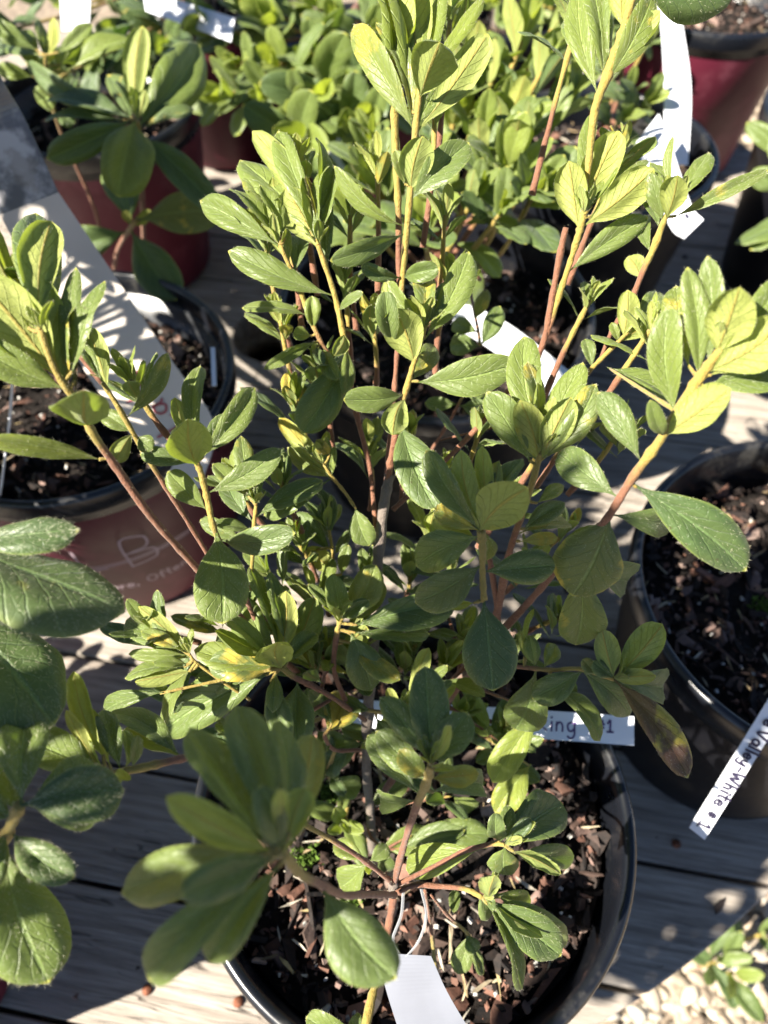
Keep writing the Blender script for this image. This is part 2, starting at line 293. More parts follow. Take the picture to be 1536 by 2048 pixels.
# ---------------------------------------------------------------- shoots traced as stems and leaves in space
_seed = [100]
ALL = {}
def shoot(plant, stem, leaves, c=(0, 1), hair=1.0, grey=0, label=None, seg=9):
    """stem: (x, y, distance, width) along the branch; leaves: (base x, y, tip x, y, width, side + youth digit, options)"""
    mb = MB(); _seed[0] += 1
    if stem:
        pts = [P(x, y, d) for x, y, d, w_ in stem]; rad = [w_ * .80 * d / FPX / 2 for x, y, d, w_ in stem]
        add_tube(mb, pts, rad, c[0], c[1], hair * .8, seg, _seed[0], grey)
        dense = crom([list(s) for s in stem], 8)
    rec = dict(stem=mb, leaves=[], label=label); n = len(leaves); r = random.Random(_seed[0] * 7)
    for i, lf in enumerate(leaves):
        bx, by, tx, ty, w_, code = lf[:6]; o = lf[6] if len(lf) > 6 else {}
        _seed[0] += 1
        k = np.argmin((dense[:, 0] - bx) ** 2 + (dense[:, 1] - by) ** 2); dist = math.hypot(dense[k, 0] - bx, dense[k, 1] - by)
        if 3 < dist and (dist < 45 or 'db' not in o):
            q = .75 if dist < 25 else (.55 if dist < 45 else .7); bx = bx + (dense[k, 0] - bx) * q; by = by + (dense[k, 1] - by) * q; dist *= (1 - q)
        d = dense[k, 2] + o.get('db', 0)
        base = P(bx, by, d); lpx = math.hypot(tx - bx, ty - by)
        step = .0021 if n < 14 else .0013
        dt = -step * (i - (n - 1) / 2) + o.get('dd', 0) / 100 + r.uniform(-.001, .001)
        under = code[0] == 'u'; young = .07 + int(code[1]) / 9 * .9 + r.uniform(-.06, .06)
        Wpx = w_; roll = o.get('r', None)
        if w_ > .62 * lpx:            # foreshortened: leaves the picture plane
            need = math.sqrt(max((w_ / .55) ** 2 - lpx ** 2, 0)) * d / FPX; dt += (-.75 if under else .6) * need
        if roll is None:
            if w_ < .36 * lpx:
                Wpx = .37 * lpx; roll = math.degrees(math.acos(max(.3, w_ / Wpx))) * (1 if r.random() < .5 else -1)
            else: roll = r.uniform(-14, 14); Wpx = w_
            if bx != tx and w_ < .36 * lpx: roll = abs(roll) * (1 if tx > bx else -1)
        else: Wpx = w_ / max(.3, math.cos(R(roll)))
        tip = P(tx, ty, d + dt); Lv = tip - base; L = np.linalg.norm(Lv); Lh = Lv / L
        vd = nrm((base + tip) / 2 - EYE); N = vd if under else -vd; N = nrm(N - Lh * (N @ Lh))
        Wh = np.cross(N, Lh); N = N * math.cos(R(roll)) + Wh * math.sin(R(roll))
        Wd = Wpx * (d + dt / 2) / FPX
        fold = o.get('fold', r.uniform(.4, .8) if under else r.uniform(.3, .85)); curl = o.get('curl', r.uniform(-.35, .2) if under else r.uniform(.05, .75))
        lm = MB(); add_leaf(lm, base, Lh, N, L, Wd * .98, young, o.get('dam', r.uniform(.15, .33) if r.random() < .13 else 0), fold, curl, o.get('edge', r.uniform(.55, 1.0) if under else r.uniform(.25, .8)), _seed[0], hair * o.get('h', 1) * min(1.6, lpx / 130))
        if dist > 5:
            q = P(dense[k, 0], dense[k, 1], dense[k, 2]); add_tube(lm if False else mb, [q, (q + base) / 2, base + Lh * L * .04], [.0006, .0005, .0004], min(c[1], .6), .62, hair * .5, 6, _seed[0])
        inside = max(0, min(1, (min(max(tx, bx), 1536) - max(min(tx, bx), 0) + 30) / (abs(tx - bx) + 30)))
        rec['leaves'].append((lm, lpx * Wpx * (1 if 0 < (ty + by) / 2 < 2048 and 0 < (tx + bx) / 2 < 1536 else .2), o.get('lab')))
    if plant == 'hero' and n >= 7:
        e = P(*stem[-1][:3]); q = P(*stem[-2][:3]); ax = nrm(e - q) * .7 + UP * .5; L0 = 66 * stem[-1][2] / FPX; e1 = nrm(np.cross(ax, [.3, .9, .1])); e2 = nrm(np.cross(ax, e1)); ax = nrm(ax)
        for i in range(6):
            th = R(r.uniform(8, 50)); ph = i * 2.4; rad_ = math.cos(ph) * e1 + math.sin(ph) * e2; l = L0 * r.uniform(.45, 1.1); lm = MB()
            add_leaf(lm, e, ax * math.cos(th) + rad_ * math.sin(th), ax * math.sin(th) - rad_ * math.cos(th), l, l * r.uniform(.3, .42), r.uniform(.45, 1), 0, .6, r.uniform(-.3, .3), .7, _seed[0] * 13 + i, .5); rec['leaves'].append((lm, 800, None))
    ALL.setdefault(plant, []).append(rec)
def finish(plant, root, limit=100):
    recs = ALL[plant]; sizes = sorted([a for rc in recs for (_, a, _) in rc['leaves']], reverse=True)
    cut = sizes[limit - 1] if len(sizes) > limit else -1; rest = MB(); nr = 0
    for rc in recs:
        b_ = rc['stem'].build('branch', [STEM, HAIR], root) if rc['stem'].n else None
        if b_ and rc['label']: b_['label'] = rc['label']
        for lm, a, lab in rc['leaves']:
            if a >= cut:
                o = lm.build('leaf', [LEAF, HAIR], b_ or root)
                if lab: o['label'] = lab
            else:
                for V in [0]:
                    off = rest.n; rest.v += lm.v; rest.uv += lm.uv; rest.c += lm.c; rest.f += [tuple(i + off for i in f) for f in lm.f]; rest.m += lm.m; rest.n += lm.n; nr += 1
    if nr: rest.build('foliage', [LEAF, HAIR], root, kind='stuff')
H = 'hero'
# trunks
shoot(H, [(745,1700,.322,22),(740,1620,.312,22),(733,1540,.302,24),(735,1430,.29,26),(745,1330,.28,26),(752,1230,.27,26),(756,1120,.262,26),(768,1010,.257,26),(780,950,.256,22)], [
  (775,1040,858,900,10,'t1',{'r':0})][:0], c=(.05,.1), grey=1)
shoot(H, [(783,1845,.335,24),(786,1800,.28,24),(787,1768,.238,25)], [], c=(.05,.1), grey=1, label='pruned grey trunk stub')
# top centre shoot
shoot(H, [(770,1000,.257,15),(778,900,.256,13),(788,790,.252,12),(796,680,.249,13),(803,580,.245,15),(812,480,.24,16),(822,370,.235,16),(832,250,.231,15),(842,160,.228,12)], [
  (800,225,742,-45,62,'t8'),(845,150,838,-45,78,'u8',{'r':0}),(858,140,885,-20,46,'t6',{'r':30}),(892,100,965,-5,30,'t8',{'r':45}),
  (826,262,708,50,62,'t6',{'r':20}),(832,210,812,52,68,'u7',{'r':5,'fold':.5}),(840,255,892,150,60,'t4'),(846,262,976,68,70,'u5',{'r':18}),
  (826,272,752,45,40,'t4',{'r':-25}),(845,198,880,84,108,'u5',{'r':0,'dd':-.5,'fold':.75,'lab':'broad folded young leaf at the front of the top cluster'}),
  (795,372,790,300,34,'t5'),(826,405,938,285,72,'t2',{'r':10}),(822,388,845,272,72,'u5',{'r':0}),
  (797,450,668,332,34,'t5',{'r':35}),(797,556,722,532,36,'t1'),(808,556,878,536,46,'t2'),(795,470,660,522,46,'t2',{'r':20})], c=(.0,1.1))
shoot(H, [(800,600,.25,13),(797,520,.247,14),(797,430,.242,15),(792,330,.238,17),(788,210,.233,18),(785,120,.228,14)], [
  (786,190,748,-60,60,'t7'),(786,170,800,-60,50,'u8')], c=(.1,1.2))
# middle cluster
shoot(H, [(776,960,.256,18),(787,890,.25,17),(803,815,.246,15),(822,745,.243,15),(836,700,.24,14),(850,655,.238,12)], [
  (838,765,868,690,46,'t4'),(836,690,770,560,50,'u6',{'r':20}),(868,640,908,560,40,'t2'),(855,660,845,548,52,'t4'),(862,685,938,503,66,'t5',{'r':15,'curl':.1}),
  (850,690,802,598,58,'u7'),(852,668,776,562,40,'t5',{'r':30}),(843,735,790,616,86,'u7',{'r':0,'fold':.5,'curl':-.1}),
  (846,768,1032,728,80,'t3',{'r':-8,'curl':.25,'lab':'glossy green leaf reaching right from the middle cluster'}),(818,800,785,870,62,'u5'),(812,790,687,800,56,'t3',{'curl':.3}),
  (812,848,872,1020,92,'t1',{'r':6,'curl':.2}),(690,665,770,580,52,'t3')], c=(.1,1.1))
# left-middle shoots
shoot(H, [(752,1060,.26,12),(740,940,.258,13),(716,840,.254,14),(700,760,.252,14),(690,690,.25,14),(672,600,.246,14),(650,530,.242,14),(636,490,.239,12)], [
  (618,430,505,262,56,'u6',{'r':20}),(622,400,556,262,58,'t5',{'r':15}),(600,420,480,320,62,'t6',{'dd':1}),(646,345,636,278,36,'t6'),(660,545,655,395,32,'t1',{'r':30}),
  (642,440,668,335,42,'t4'),(636,430,655,330,26,'t7'),(634,490,608,352,30,'u8'),(628,502,572,376,74,'u7',{'r':5,'fold':.4}),(640,400,612,352,22,'t8',{'dam':.9}),
  (650,592,456,502,58,'t3',{'r':-15,'curl':.2,'lab':'long hairy green leaf pointing left from the yellow stem'}),(688,712,603,866,84,'t2',{'r':10,'curl':.3}),(686,690,690,790,30,'t4'),(672,625,726,584,20,'t4'),(690,668,668,712,34,'u6')], c=(-.1,1.15))
shoot(H, [(706,800,.256,11),(675,740,.254,12),(640,680,.251,12),(618,630,.249,13),(598,575,.246,13),(580,535,.243,12),(560,490,.24,10)], [
  (560,500,500,340,55,'t6',{'dd':.8}),(592,545,602,470,44,'t2'),(548,498,400,402,66,'t4',{'r':10,'curl':.25}),(556,488,458,378,26,'t7'),(550,500,458,412,34,'u7'),
  (566,448,540,386,40,'u5'),(572,520,545,440,32,'u7'),(580,530,558,440,22,'t6'),(585,470,520,370,34,'t6'),(606,636,484,616,27,'t5'),(622,668,624,592,38,'t5'),
  (622,690,528,738,28,'t4',{'r':20}),(610,680,586,668,30,'t6'),(640,700,676,760,40,'t4'),(618,700,645,730,28,'t1')], c=(.2,1.1))
shoot(H, [(712,1018,.256,7),(690,985,.255,8),(665,955,.252,8),(648,930,.25,7)], [
  (652,965,528,1030,50,'t2',{'r':-10}),(655,962,575,895,44,'t4'),(655,958,558,836,42,'u7',{'r':5}),(650,948,640,880,24,'t4'),(655,948,655,875,22,'t5'),(664,955,668,893,20,'t5'),
  (712,1012,738,1092,56,'t4'),(690,862,632,880,30,'t4',{'dam':.5})], c=(.7,1.1))
shoot(H, [(668,1150,.275,7),(665,1100,.272,8),(658,1060,.27,7)], [
  (656,1105,586,1028,44,'t1'),(660,1085,604,1000,26,'t1'),(664,1075,655,985,34,'t1'),(650,1070,632,975,26,'t1'),(668,1110,700,1060,22,'t1'),
  (690,1160,612,1095,48,'u7'),(703,1152,697,1090,26,'t3'),(560,1110,620,1125,22,'t4')], c=(.4,.8))
# left group
shoot(H, [(520,1260,.25,12),(470,1150,.232,14),(430,1062,.217,15),(415,1000,.214,16),(403,950,.211,16),(393,925,.209,14)], [
  (372,890,350,795,34,'u6'),(398,890,400,732,48,'t5',{'r':25}),(428,892,510,775,60,'t4',{'r':-5,'curl':.35}),(420,905,470,830,48,'t1'),
  (425,985,562,898,58,'t3',{'r':10,'curl':.1}),(380,928,280,908,40,'t2'),(405,1022,335,943,56,'t5'),(395,932,376,838,96,'u7',{'r':0,'fold':.45,'dd':-.3,'lab':'cupped yellow green leaf at the front of the left cluster'}),
  (437,1062,446,1248,112,'t3',{'r':0,'curl':.35,'h':1.8,'fold':.35,'lab':'broad hairy oval leaf hanging below the left cluster'}),(455,1078,590,1066,62,'t1',{'r':0,'dam':.22})], c=(.3,1.0))
shoot(H, [(500,1180,.252,9),(506,1100,.245,10),(508,1050,.24,10),(512,1010,.237,9)], [
  (505,1010,480,950,60,'t2'),(490,945,482,872,44,'t3'),(512,1020,568,895,30,'t2'),(516,1036,645,960,50,'t2',{'dd':.5}),(500,1045,455,960,50,'t1',{'dd':1}),(470,960,425,928,34,'t4'),(500,1060,430,1045,26,'t3'),(440,1080,400,1040,40,'t2',{'dd':1})], c=(.7,.9))
# two long branches to the far left
shoot(H, [(735,1425,.29,14),(645,1385,.28,15),(520,1275,.252,16),(395,1138,.226,18),(300,1030,.207,19),(230,930,.195,20),(188,870,.188,22),(150,800,.183,20),(110,740,.178,17),(80,660,.175,14)], [
  (95,690,72,426,100,'t1',{'dd':.6}),(20,680,-50,420,80,'u9'),(70,640,102,442,84,'u7',{'r':-15,'curl':-.4}),(150,770,158,585,36,'t3'),(165,760,152,535,44,'t3',{'r':25}),(185,720,210,562,36,'t3'),
  (158,790,160,600,18,'t0',{'dam':1.0,'fold':.9,'r':45,'lab':'curled dead brown leaf'}),(128,780,78,556,86,'u5',{'r':10}),(115,762,-45,555,120,'u7',{'r':0,'fold':.15}),(125,785,-60,680,78,'t5',{'r':10}),
  (178,850,168,780,128,'u5',{'r':0,'curl':-.5}),(180,940,-30,878,46,'t7',{'r':15,'dam':.3,'dd':-.4,'lab':'narrow yellowing leaf drooping to the left'})], c=(-.5,1.1))
shoot(H, [(560,1330,.268,9),(480,1220,.25,10),(410,1100,.235,12),(355,1010,.222,13),(310,940,.212,13),(280,890,.207,14),(240,820,.2,13),(205,765,.196,11)], [
  (215,790,176,655,44,'u6',{'r':10}),(205,760,165,690,30,'t4'),(262,832,336,706,40,'t4',{'r':-20}),(268,868,200,824,42,'t4'),(262,872,230,925,44,'u5',{'dam':.3}),(275,872,305,900,40,'t3')], c=(-.4,1.2))
# lower left-centre clusters
shoot(H, [(730,1440,.285,12),(665,1395,.262,13),(620,1370,.254,14),(590,1355,.25,15),(562,1335,.246,14)], [
  (495,1370,320,1468,98,'t2',{'dd':.8,'r':-8}),(500,1300,390,1380,60,'t3',{'dd':.8}),(325,1385,207,1426,44,'t2',{'dd':.6,'db':-.01}),(590,1305,630,1195,68,'u3',{'dd':.6}),(592,1300,634,1268,48,'t3'),
  (530,1305,478,1215,72,'t3',{'dd':.3}),(555,1200,500,1130,34,'t4'),(600,1190,540,1142,40,'t3'),(548,1300,492,1198,50,'t5',{'r':15}),(550,1298,572,1182,56,'u9',{'r':0}),
  (545,1335,388,1300,62,'t7',{'dam':.15}),(540,1345,415,1328,76,'t2',{'r':0,'curl':.2}),(560,1345,556,1284,82,'u8',{'r':0}),(540,1355,546,1425,36,'t5'),(590,1368,592,1495,82,'t2',{'r':0,'curl':.15}),(490,1415,570,1490,60,'t2',{'dd':.3}),
  (515,1260,430,1262,30,'u5'),(500,1290,440,1230,36,'t4')], c=(-.2,.7))
shoot(H, [(500,1400,.252,8),(440,1360,.246,8),(392,1325,.243,8),(380,1310,.242,7)], [
  (370,1320,252,1240,60,'t2',{'dd':.8}),(386,1312,277,1213,40,'u7',{'r':5}),(352,1292,282,1262,32,'t5',{'dam':.2}),(384,1316,303,1288,26,'u8'),(372,1306,257,1308,32,'t6',{'r':15}),
  (358,1350,250,1357,26,'t3'),(372,1358,270,1364,42,'u6'),(362,1340,305,1325,26,'t5'),(355,1372,326,1455,30,'t5',{'dam':.1})], c=(.6,.9))
shoot(H, [(690,1400,.272,13),(668,1340,.262,13),(672,1280,.256,15),(680,1240,.252,15)], [
  (668,1268,672,1330,62,'t2'),(700,1290,735,1255,52,'u6'),(755,1275,743,1382,78,'t2',{'r':0}),(768,1265,768,1165,38,'u4'),(770,1268,912,1205,78,'t1',{'r':-8,'dd':.3}),(775,1280,860,1268,34,'t2'),
  (760,1290,800,1360,46,'t5',{'dam':.35}),(700,1235,752,1130,68,'t5',{'r':-10}),(662,1238,616,1168,28,'t4'),(690,1238,738,1200,36,'t2'),(673,1228,664,1148,50,'t4',{'r':5}),(672,1245,667,1215,20,'u9'),(680,1240,706,1202,16,'t6')], c=(-.1,.7))
shoot(H, [(720,1500,.29,10),(670,1500,.28,10),(650,1475,.27,10),(655,1462,.268,8)], [
  (690,1420,620,1380,40,'t3',{'dd':1}),(652,1468,692,1384,80,'t2',{'r':0,'dam':.45,'curl':.1}),(745,1455,642,1512,84,'t2',{'r':5}),(700,1500,640,1530,60,'t1'),(655,1560,722,1572,52,'t4',{'db':.02}),(640,1570,600,1530,40,'t6',{'db':.02})], c=(.1,.6))
shoot(H, [(735,1420,.275,9),(770,1426,.262,10),(800,1432,.255,10)], [
  (745,1425,690,1400,36,'t3'),(800,1430,776,1376,26,'u8'),(806,1432,812,1378,20,'t5'),(805,1440,800,1500,50,'t2'),(870,1372,858,1296,38,'u8'),(880,1372,895,1330,22,'t5'),(900,1440,912,1372,32,'u6'),(880,1400,905,1362,30,'t1'),(750,1450,790,1500,50,'t3'),(905,1420,898,1450,32,'t1')], c=(.9,1))
# sunlit shoot crossing the left planks
shoot(H, [(660,1400,.272,9),(520,1480,.228,12),(430,1508,.203,15),(370,1516,.191,19),(300,1532,.187,20),(235,1545,.185,17),(205,1545,.184,12)], [
  (362,1505,212,1428,54,'t2',{'dd':.5}),(362,1512,252,1455,36,'u4',{'dd':.3}),(240,1530,205,1420,50,'t2',{'dd':.5}),(222,1520,168,1415,46,'u6',{'dd':.4}),(210,1450,146,1343,48,'u8',{'dd':.4,'r':10}),
  (205,1540,42,1474,88,'t3',{'r':0,'fold':.6,'curl':.2,'lab':'pale green folded leaf lit by the sun above the left planks'}),(206,1532,132,1420,30,'u9',{'dam':.2,'r':30,'lab':'narrow bright yellow leaf with an orange edge'}),
  (248,1525,247,1458,26,'t4'),(262,1530,275,1470,28,'t2'),(222,1530,222,1578,44,'t6'),(235,1540,262,1560,20,'t7')], c=(-.2,1.0), label='stout yellow shoot above the left planks')
# dark rosette in the middle of the pot
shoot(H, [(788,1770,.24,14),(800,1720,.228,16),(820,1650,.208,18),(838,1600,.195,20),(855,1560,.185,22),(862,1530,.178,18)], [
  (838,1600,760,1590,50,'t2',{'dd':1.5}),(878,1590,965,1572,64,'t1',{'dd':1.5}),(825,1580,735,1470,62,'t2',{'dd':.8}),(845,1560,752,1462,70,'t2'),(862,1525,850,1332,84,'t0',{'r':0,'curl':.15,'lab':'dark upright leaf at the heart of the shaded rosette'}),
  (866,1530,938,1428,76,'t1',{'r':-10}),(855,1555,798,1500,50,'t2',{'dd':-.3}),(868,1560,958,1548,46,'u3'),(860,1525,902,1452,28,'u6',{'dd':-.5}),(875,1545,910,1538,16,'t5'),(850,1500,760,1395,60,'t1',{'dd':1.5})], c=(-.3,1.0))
# out-of-focus cluster nearest the lens
shoot(H, [(788,1790,.238,16),(730,1789,.2,17),(688,1790,.168,19),(640,1768,.15,22),(602,1748,.14,24),(565,1705,.132,22)], [
  (600,1600,625,1470,80,'u3',{'dd':1.2,'dam':.2}),(570,1600,560,1440,70,'t2',{'dd':1.0}),(510,1650,472,1412,104,'t3',{'fold':.8,'dd':.6,'r':0}),(460,1650,380,1455,88,'t3',{'fold':.7,'dd':.6}),
  (475,1705,243,1788,116,'t3',{'fold':.8,'dd':.3,'r':5}),(580,1700,612,1575,74,'u6',{'dd':0}),(470,1760,298,1960,100,'t3',{'fold':.85,'r':-5}),(548,1735,418,1925,90,'t3',{'fold':.85,'r':5,'dd':-.1}),
  (545,1690,520,1570,64,'t1',{'dd':-.3}),(560,1690,556,1580,34,'u7',{'dd':-.4}),(500,1700,332,1594,80,'u6',{'dd':-.4,'r':0}),(505,1715,362,1790,84,'t0',{'dd':-.7}),
  (640,1785,792,1958,128,'t1',{'r':0,'dd':.6,'curl':.2,'lab':'blurred broad leaf closest to the lens, pointing at the white tag'})], c=(-.1,.75), hair=.5, label='blurred shoot nearest the lens')
# lower right of the stub
shoot(H, [(785,1765,.238,14),(720,1715,.225,13),(650,1672,.215,13),(590,1642,.205,12),(560,1640,.2,10)], [
  (738,1710,668,1685,46,'t5',{'db':.03}),(735,1725,680,1775,66,'t4',{'db':.035}),(745,1710,775,1690,36,'t3',{'db':.03}),(760,1720,730,1742,18,'u8',{'db':.03})], c=(-.2,1.3))
shoot(H, [(792,1770,.24,12),(870,1732,.238,12),(930,1702,.235,12),(985,1688,.232,12),(1010,1690,.23,10)], [
  (975,1705,812,1738,66,'t6',{'dd':1.2,'r':0}),(1060,1740,1148,1712,54,'t3',{'dd':1.5}),(1005,1690,1124,1606,104,'t1',{'r':0,'dd':.6,'curl':.1,'lab':'broad dark veined leaf right of the stub'}),
  (995,1690,1018,1610,36,'t2'),(1012,1700,1012,1750,66,'t2'),(1042,1715,1122,1748,32,'u4'),(1010,1682,1062,1636,32,'t0'),(1032,1698,1072,1645,18,'u6'),(1000,1665,990,1625,40,'t2')], c=(-.3,.8))
shoot(H, [(790,1785,.242,16),(830,1770,.243,15),(870,1772,.243,14),(930,1778,.24,13),(965,1795,.237,12)], [
  (1070,1780,1132,1890,76,'t5',{'dd':1.2,'r':0}),(1030,1765,1062,1800,48,'t5',{'dd':1}),(990,1800,1122,1912,88,'t1',{'r':-10}),(985,1810,1045,1978,42,'t3'),(960,1785,985,1830,54,'t3'),
  (1012,1795,1086,1875,26,'u4'),(995,1800,990,1750,50,'u4',{'dd':-.3}),(995,1840,990,1800,34,'t1'),(907,1775,908,1825,26,'t3',{'db':.03})], c=(-.3,.8))
shoot(H, [(850,1780,.25,7),(858,1830,.262,8),(866,1890,.275,9),(872,1950,.285,10)], [], c=(-.2,1))
shoot(H, [(862,1790,.252,7),(895,1830,.262,8),(930,1862,.27,9),(938,1872,.272,8)], [
  (936,1868,915,1948,44,'t3'),(948,1878,966,1950,26,'t3'),(932,1868,952,1905,34,'t2',{'dd':-.3})], c=(-.2,1.4))
shoot(H, [(788,1790,.245,20),(778,1850,.25,18),(762,1930,.248,20),(745,1990,.242,22),(728,2070,.235,24)], [(700,2080,612,2035,60,'t3'),(740,2090,700,2040,50,'t2')], c=(-.2,1.0), hair=1.4)
shoot(H, [(770,1700,.31,7),(740,1670,.315,8),(738,1620,.315,9)], [(755,1700,862,1668,62,'t5',{'r':0}),(760,1705,775,1745,40,'t2'),(745,1600,815,1562,46,'t4'),(905,1590,940,1625,50,'t6',{'db':-.01}),(930,1600,980,1668,62,'t2'),(880,1690,930,1660,46,'t2')], c=(.1,.2))
shoot(H, [(880,1180,.285,7),(905,1260,.285,9),(920,1330,.288,11),(900,1400,.295,14),(840,1480,.305,16),(770,1580,.315,18)], [
  (1010,1385,925,1450,84,'t4',{'dd':.3}),(1080,1420,985,1565,66,'t7',{'r':0,'db':-.02}),(1062,1528,990,1625,66,'t7',{'r':0,'dam':.25,'db':-.01}),(1030,1365,940,1392,48,'t3'),(1000,1300,940,1330,40,'t2')], c=(.1,.3))
# shaded front cluster right of centre
shoot(H, [(968,1200,.204,15),(965,1150,.203,16),(965,1100,.201,17),(962,1062,.2,22)], [
  (940,1085,865,1040,40,'u6',{'dd':1}),(950,1060,870,1015,52,'t5',{'dam':.45,'dd':.8}),(955,1072,832,1132,84,'t3',{'r':0,'dd':.6}),(955,1128,830,1205,84,'t1',{'r':0}),(985,1060,975,1120,40,'t2',{'dd':.5}),
  (972,1142,1112,1130,76,'t1',{'r':-5}),(925,1212,900,1215,20,'u7'),(985,1040,1046,918,44,'t2'),(980,1035,998,922,34,'u5'),(972,1030,964,892,42,'u7',{'r':10}),(948,1055,852,900,60,'t2',{'r':12,'curl':.1}),(958,1050,922,900,54,'u5',{'r':15,'curl':-.1}),
  (955,1062,1056,975,98,'u4',{'r':0,'dd':-.4,'fold':.25}),(965,1198,986,1382,114,'t0',{'r':0,'curl':.12,'fold':.15,'lab':'drop-shaped dark veined leaf hanging below the shaded cluster'})], c=(.75,.9))
shoot(H, [(900,1400,.293,16),(960,1310,.27,18),(990,1240,.25,20),(1005,1170,.24,20),(1020,1100,.228,18),(1050,1010,.22,17),(1072,940,.214,17),(1080,905,.212,14)], [
  (1048,1075,1142,1050,34,'t4',{'dam':.3,'dd':.6}),(1050,1090,1115,1075,30,'u5',{'dam':.4,'dd':.6}),(1060,1065,1130,1005,44,'t2'),(1118,1025,1128,972,30,'t6'),
  (1100,905,1130,860,40,'t2',{'dd':.6}),(1065,900,1052,830,40,'t2',{'dd':.6}),(1100,830,1048,672,78,'t4',{'dd':.6,'r':10}),(1070,810,1055,724,38,'t4'),(1125,850,1166,725,60,'t4'),
  (1046,922,974,784,72,'t3',{'r':12,'curl':.2}),(1080,825,1075,765,22,'u9'),(1090,840,1110,795,28,'u6'),(1100,925,1192,768,62,'t3',{'r':-15}),(1085,932,1040,800,66,'u8',{'r':5,'fold':.5}),(1092,925,1142,794,66,'u4',{'r':-15,'fold':.5})], c=(-.5,1.0))
# strong right branch
shoot(H, [(870,1400,.298,16),(930,1335,.285,17),(1010,1255,.262,18),(1070,1190,.245,18),(1130,1120,.22,18),(1180,1070,.203,18),(1215,1035,.194,19),(1265,955,.188,22),(1320,880,.184,24),(1365,805,.181,25),(1410,740,.177,25),(1445,695,.174,20)], [
  (1200,1150,1255,1162,86,'t1',{'dd':.5}),(1212,1180,1152,1290,100,'t2',{'r':0,'dd':.4,'dam':.18}),(1228,1035,1345,1038,70,'t1',{'dd':.5}),(1228,988,1118,905,72,'t2',{'dd':.4}),(1280,975,1492,1142,108,'t0',{'r':-5,'curl':.3,'lab':'long dark hairy leaf over the right pot'}),
  (1222,1022,1145,1192,142,'t0',{'r':0,'curl':.15,'fold':.12,'lab':'largest round dark leaf right of centre'}),(1276,918,1196,784,60,'t2',{'r':10}),(1215,735,1350,802,46,'t3',{'db':.04}),
  (1330,700,1352,572,70,'t4',{'dd':.8}),(1425,790,1580,740,84,'t3',{'r':0,'dd':.5}),(1500,640,1560,560,60,'t3'),(1420,740,1415,512,56,'t4',{'r':15,'curl':.1}),(1432,710,1480,574,98,'u8',{'r':0,'fold':.35}),(1355,830,1338,612,74,'t4',{'r':15,'curl':.15}),
  (1405,770,1375,534,56,'t5',{'r':-20,'curl':.1}),(1430,760,1590,690,66,'u8',{'dd':-.1}),(1425,755,1570,640,100,'u8',{'r':0,'dd':-.3,'fold':.2}),(1330,868,1300,800,36,'t4'),(1328,878,1462,778,82,'u7',{'r':15,'fold':.6,'dd':-.3})], c=(-.9,1.3))
shoot(H, [(880,880,.28,5),(1080,830,.262,9),(1130,790,.255,10),(1170,750,.249,12),(1205,715,.244,12),(1240,680,.24,11),(1250,670,.239,9)], [
  (1285,640,1320,585,50,'t3',{'dd':.5}),(1186,740,1170,678,30,'t3'),(1246,690,1308,645,38,'u7'),(1238,685,1223,645,20,'t6'),(1252,685,1256,580,50,'u7',{'r':5})], c=(-.1,1.1))
shoot(H, [(1200,720,.246,9),(1225,660,.243,11),(1262,600,.24,12),(1285,545,.237,15),(1308,495,.234,17),(1325,450,.231,16),(1338,420,.23,12)], [
  (1282,560,1256,513,44,'u6',{'r':0}),(1302,510,1290,430,32,'t3',{'dd':.4}),(1320,460,1262,350,44,'t2',{'dd':.5}),(1350,400,1312,330,36,'t8',{'dd':.4}),(1362,410,1418,305,40,'t3'),(1345,385,1300,325,18,'t6'),(1352,370,1346,272,18,'t6',{'r':30}),
  (1325,445,1298,345,40,'t4'),(1340,400,1335,350,26,'u8'),(1358,442,1538,340,34,'t4',{'r':10,'dam':.3,'lab':'narrow leaf with a reddish damaged edge'}),(1338,440,1356,350,58,'u7',{'r':0,'fold':.5})], c=(-.2,1.1))
# tall right stems
shoot(H, [(785,1020,.264,13),(850,960,.263,13),(960,850,.26,14),(1050,740,.255,15),(1085,690,.251,16),(1105,590,.246,15),(1122,500,.242,16),(1132,455,.24,15)], [], c=(0,.15))
shoot(H, [(1075,720,.253,12),(1100,650,.249,15),(1122,580,.245,15),(1145,510,.24,15),(1160,460,.236,18),(1168,430,.234,14)], [
  (1165,410,1187,222,36,'t5',{'r':20,'curl':0}),(1205,390,1262,305,34,'t7',{'dd':.4}),(1192,440,1290,320,36,'t6',{'dd':.4}),(1172,440,1238,262,76,'u9',{'r':0,'fold':.3,'lab':'bright yellow underside of a sunlit leaf on the right stem'}),
  (1140,548,1296,434,54,'t4',{'r':-8,'curl':.15}),(1158,462,1138,322,68,'u8',{'r':0,'fold':.45}),(1178,455,1308,338,78,'u7',{'r':-12,'fold':.5,'dd':-.3})], c=(.2,1.4))
shoot(H, [(1164,450,.237,12),(1176,340,.234,15),(1190,220,.229,22),(1215,150,.226,26),(1240,80,.223,22),(1262,10,.22,18),(1290,-80,.215,16)], [
  (1215,120,1225,-60,44,'t3'),(1196,190,1158,-30,62,'t6',{'r':10}),(1215,165,1185,-25,48,'t4'),(1250,60,1255,-70,50,'u9'),(1285,-20,1470,-12,128,'t0',{'dd':-.4,'r':0,'fold':.1,'lab':'large shaded leaf at the top edge'}),(1222,168,1305,-10,60,'t5',{'r':-20}),(1228,160,1320,20,40,'u6')], c=(.8,1.3))
